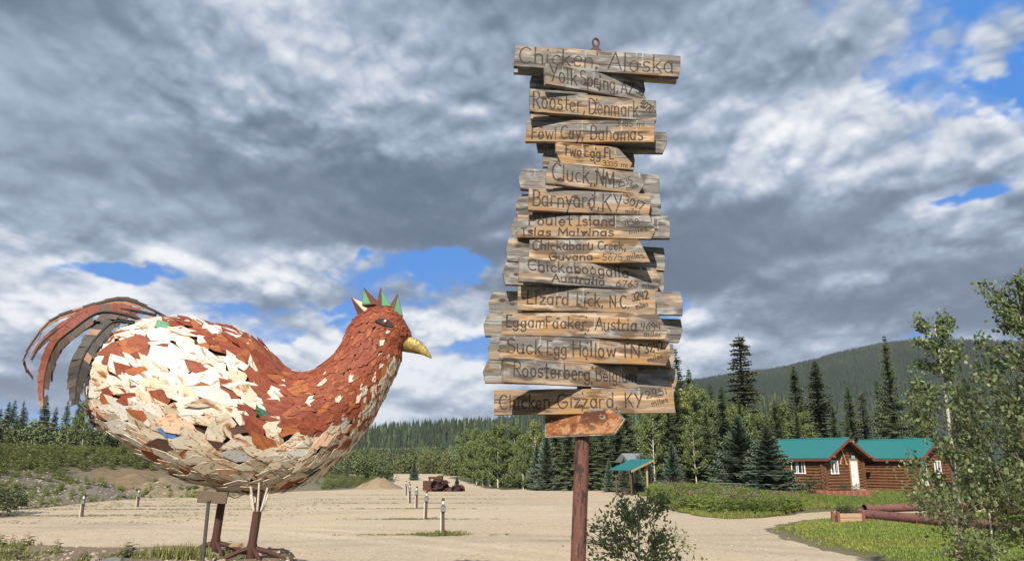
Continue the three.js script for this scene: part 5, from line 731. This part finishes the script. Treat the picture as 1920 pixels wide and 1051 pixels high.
// ---------- hook-up posts in the lot ----------
{
  const wood = std(col(.09, .055, .04), .9, { bumpMap: grainTex, bumpScale: .01 }), box = std(col(.17, .20, .18), .6, { metalness: .3 }), pvc = std(col(.62, .62, .60), .6);
  const spots = [[-2.62, -30.3, 1.36, 'nearest hook-up post in the lot, green grass at its foot'], [-4.22, -38.8, 1.34, 'second nearest hook-up post in the lot'], [-5.78, -47.9, 1.30, 'third hook-up post along the row in the lot'], [-7.05, -54.4, 1.28, 'fourth hook-up post along the row in the lot'], [-8.0, -61.4, 1.25, 'fifth hook-up post along the row in the lot'], [-9.1, -67.7, 1.2, 'farthest hook-up post of the row, left of the machinery pile'], [-22.1, -40.7, 1.12, 'hook-up post on the left, the nearer of the pair'], [-23.5, -49.6, 1.12, 'hook-up post on the left, before the sand heaps']];
  for (const [x, z, h, label] of spots) {
    const p = thing('hookup_post', label, 'post', [x, 0, z], .1 * Math.sin(x * 9), 'electric hook-up posts in the lot'); p.rotation.z = .02 * Math.sin(z);
    part('post', cbox(.11, h + .2, .11, .012).translate(0, h / 2 - .1, 0), wood, p); const t = part('number_tag', cbox(.09, .11, .012, .003), std(col(.62, .62, .6), .6), p); t.position.set(0, h - .17, .064);
    part('outlet_box', mergeGeometries([cbox(.19, .20, .13, .015).translate(0, h - .40, .09), cbox(.17, .04, .15, .01).translate(0, h - .285, .10)]), box, p); part('conduit', limb([V(-.09, -.05, .05), V(-.09, h - .5, .06)], [.022, .022], 8), pvc, p);
  }
}
// ---------- heap of old dredge machinery, dirt mound ----------
{
  const m = thing('machinery_pile', 'heap of rusty dredge buckets and machinery at the lot centre', 'scrap heap', [-7.05, 0, -77]), r = rng(55), mats = [std(col(.085, .04, .03), .9, { map: rustTex }), std(col(.14, .06, .04), .9, { map: rustTex }), std(col(.055, .032, .028), .85)];
  const bucket = (() => { const p = []; for (const [a, b] of [[.06, 0], [.26, .02], [.36, .18], [.42, .5], [.46, .62], [.42, .63], [.36, .5], [.30, .2], [.2, .07], [.05, .06]]) p.push(new THREE.Vector2(a, b)); return new THREE.LatheGeometry(p, 14); })();
  for (let k = 0; k < 26; k++) { const x = lerp(-1.15, 1.75, r()), top_ = 1.05 - .5 * Math.abs(x - .05) - (x > .8 ? .22 : 0), b = part('bucket', bucket, mats[k % 3], m); b.position.set(x, Math.max(.1, top_ * (.05 + .85 * r())), (r() - .5) * 1.3); b.rotation.set(r() * 6.28, r() * 6.28, r() * 6.28); b.scale.setScalar(.65 + .45 * r()); }
  part('machine_housing', mergeGeometries([cbox(1.2, .9, .9, .03).translate(-1.05, .55, 0), cbox(.9, .22, .8, .03).translate(-.7, 1.28, 0), cbox(.16, .5, .16).translate(-.5, 1.1, .3), cbox(.16, .5, .16).translate(-1.0, 1.1, .3)]), mats[1], m);
  for (let k = 0; k < 9; k++) { const a = r() * 6.28, x = lerp(-1.3, 1.7, r()), b = part('bar', limb([V(x, .2 + .5 * r(), (r() - .5)), V(x + Math.cos(a) * .7, .5 + .7 * r() - .25 * Math.abs(x), (r() - .5) + .5)], [.04, .035], 6), mats[k % 3], m); }
  const rows = 22, cols = 40, pos = [], uv = [], cl = [], idx = []; for (let j = 0; j <= rows; j++) for (let i = 0; i <= cols; i++) { const a = i / cols * 6.2832, q = j / rows, R = (2.55 + .35 * Math.sin(a * 2 + 1)) * q, x = Math.cos(a) * R, z = Math.sin(a) * R * .75, n = fbm(x * 1.6 + 30, z * 1.6, 4); pos.push(x, 1.32 * Math.pow(1 - q, .9) * (.82 + .36 * n) - .06 * q, z); uv.push(x, z); cl.push(...mix3([.36, .28, .18], [.46, .38, .26], n)); }
  for (let j = 0; j < rows; j++) for (let i = 0; i < cols; i++) { const a = j * (cols + 1) + i, b = a + cols + 1; idx.push(a, a + 1, b, a + 1, b + 1, b); }
  const g = new THREE.BufferGeometry(); g.setAttribute('position', new THREE.Float32BufferAttribute(pos, 3)); g.setAttribute('uv', new THREE.Float32BufferAttribute(uv, 2)); g.setAttribute('color', new THREE.Float32BufferAttribute(cl, 3)); g.setIndex(idx); g.computeVertexNormals();
  const mesh = new THREE.Mesh(g, soilMat); mesh.position.set(-14.3, 0, -84.2); top(mesh, 'dirt_mound', 'pale heap of dumped gravel beside the green strip', 'dirt mound');
}
// ---------- pipes and planter on the lawn ----------
{
  const pm = std(col(1, 1, 1), .68, { map: dataTex(256, 256, (i, j) => { const a = fbm(i / 30, j / 30, 4), b = fbm(i / 7 + 40, j / 40, 3); return mix3(mix3([.145, .055, .048], [.22, .085, .062], a), [.075, .04, .04], sstep(.6, .72, b)).map((v) => Math.pow(v, 1 / 2.2)); }, true), bumpMap: grainTex, bumpScale: .006 });
  const pipe = (label, a, b, r) => { const A = V(...a), B = V(...b), d = B.clone().sub(A), L = d.length(), g = thing('iron_pipe', label, 'pipe', a); g.quaternion.setFromUnitVectors(V(1, 0, 0), d.clone().normalize());
    const s = new THREE.Shape(); s.absarc(0, 0, r, 0, 6.2832); const h = new THREE.Path(); h.absarc(0, 0, r * .93, 0, 6.2832, true); s.holes.push(h); const geo = new THREE.ExtrudeGeometry(s, { depth: L, bevelEnabled: false, curveSegments: 20 }).rotateY(Math.PI / 2); const p = geo.attributes.position, uv = geo.attributes.uv; for (let i = 0; i < uv.count; i++) uv.setXY(i, p.getX(i) * .4, Math.atan2(p.getY(i), p.getZ(i)) / 6.28 * .8); part('barrel', geo, pm, g);
    for (const t of [.02, L * .46, L - .1]) part('flange', new THREE.TorusGeometry(r * 1.01, .02, 8, 24).rotateY(Math.PI / 2).translate(t, 0, 0), pm, g); return g; };
  pipe('long rusty red-brown pipe lying nearest on the lawn', [14.75, .50, -35.6], [17.9, .50, -26.6], .22);
  pipe('rusty pipe behind the nearest one, running away to the right', [17.2, .50, -38.6], [24.0, .58, -40.4], .21);
  pipe('rusty pipe at the right edge behind the young aspens', [22.6, .60, -36.4], [29, .72, -38.0], .27);
  const b = thing('planter_box', 'wooden planter box with purple flowers at the pipe end', 'planter', [13.95, lawnH(13.95, -32.9) - .01, -32.9], .05), pw = std(col(.33, .21, .13), .85, { map: logTex }), plank = std(col(.40, .27, .17), .85), red = std(col(.22, .075, .05), .85);
  for (const [y] of [[.1], [.29]]) { for (const z of [.24, -.24]) part('plank', cbox(.94, .175, .04, .006), plank, b).position.set(0, y, z); for (const x of [-.49, .49]) part('plank', cbox(.04, .175, .44, .006), plank, b).position.set(x, y, 0); }
  for (const x of [-.53, .53]) for (const z of [-.25, .25]) part('corner_post', cbox(.11, .46, .11, .01), red, b).position.set(x, .22, z);
  part('soil', cbox(.92, .06, .42), std(col(.05, .035, .025), 1), b).position.y = .32;
  const r = rng(7), fl = mergeGeometries(Array.from({ length: 12 }, (_, k) => weed(300 + k, .42, 12, .12, [.10, .13, .045], k % 2 ? [.30, .10, .22] : null).translate((r() - .5) * .75, .33, (r() - .5) * .3))); part('flowers', fl, foliage, b);
}
// ---------- the small plaque seen from behind ----------
{
  const p = thing('plaque_sign', 'small weathered wooden plaque on a thin post before the chicken', 'sign', [-5.30, bermH(-5.30, -13.75) - .02, -13.75], 0);
  part('post', cbox(.055, 1.12, .035, .006).translate(0, .50, 0).rotateZ(-.012), std(col(.075, .07, .068), .6, { metalness: .5 }), p);
  const w = dataTex(256, 128, (i, j) => { const k = .65 + .5 * vn(i / 40, j / 2.2) * (.7 + .5 * vn(i / 9, j / 1.2)); return [.15 * k, .105 * k, .07 * k].map((v) => Math.pow(v, 1 / 2.2)); }, true);
  const b = part('plaque_board', cbox(.52, .20, .035, .006), std(col(1, 1, 1), .9, { map: repeat(w, 2, 5) }), p); b.position.set(.06, 1.11, -.0365); b.rotation.z = -.05;
  const n = part('bolt', new THREE.CylinderGeometry(.012, .012, .02, 8).rotateX(Math.PI / 2), darkMat, p); n.position.set(.01, 1.03, .026);
}
// rows of like trees: each label tells its place in its row, counted from the left of the picture
{
  const nth = ['leftmost', 'second from the left', 'third from the left', 'fourth from the left', 'fifth from the left', 'sixth from the left', 'seventh from the left', 'eighth from the left', 'ninth from the left', 'tenth from the left', 'eleventh from the left', 'twelfth from the left'], right = ['rightmost', 'second from the right', 'third from the right', 'fourth from the right', 'fifth from the right', 'sixth from the right', 'seventh from the right', 'eighth from the right', 'ninth from the right', 'tenth from the right', 'eleventh from the right', 'twelfth from the right'], rows = {};
  scene.children.forEach((o) => { if (o.userData.category === 'tree' && o.userData.group) (rows[o.userData.group] ??= []).push(o); });
  const short = { 'aspens at the edge of the gravel lot': 'leafy aspen in the grove along the lot', 'spruces in the belt behind the signpost': 'dark full spruce behind the signpost', 'birches and aspens left of the cabin': 'slender birch left of the cabin', 'trees behind the cabins': 'dark spruce in the woods behind the cabins', 'spruces on the left skyline': 'dark spruce on the left skyline', 'dark young spruces behind the chicken': 'dark young spruce low behind the chicken tail', 'low spruces behind the shelter': 'low dark spruce behind the open shelter' };
  for (const [g, list] of Object.entries(rows)) { list.sort((a, b) => a.position.x / -a.position.z - b.position.x / -b.position.z); list.forEach((o, i) => { const j = list.length - 1 - i, w = i <= j ? nth[i] : right[j]; o.userData.label = short[g] + (w ? ', ' + w : ', near the middle of its row'); }); }
}
scene.traverse((o) => { if (o.isMesh) { o.castShadow = true; o.receiveShadow = true; } });
renderer.setSize(1024, 560);
renderer.render(scene, camera);
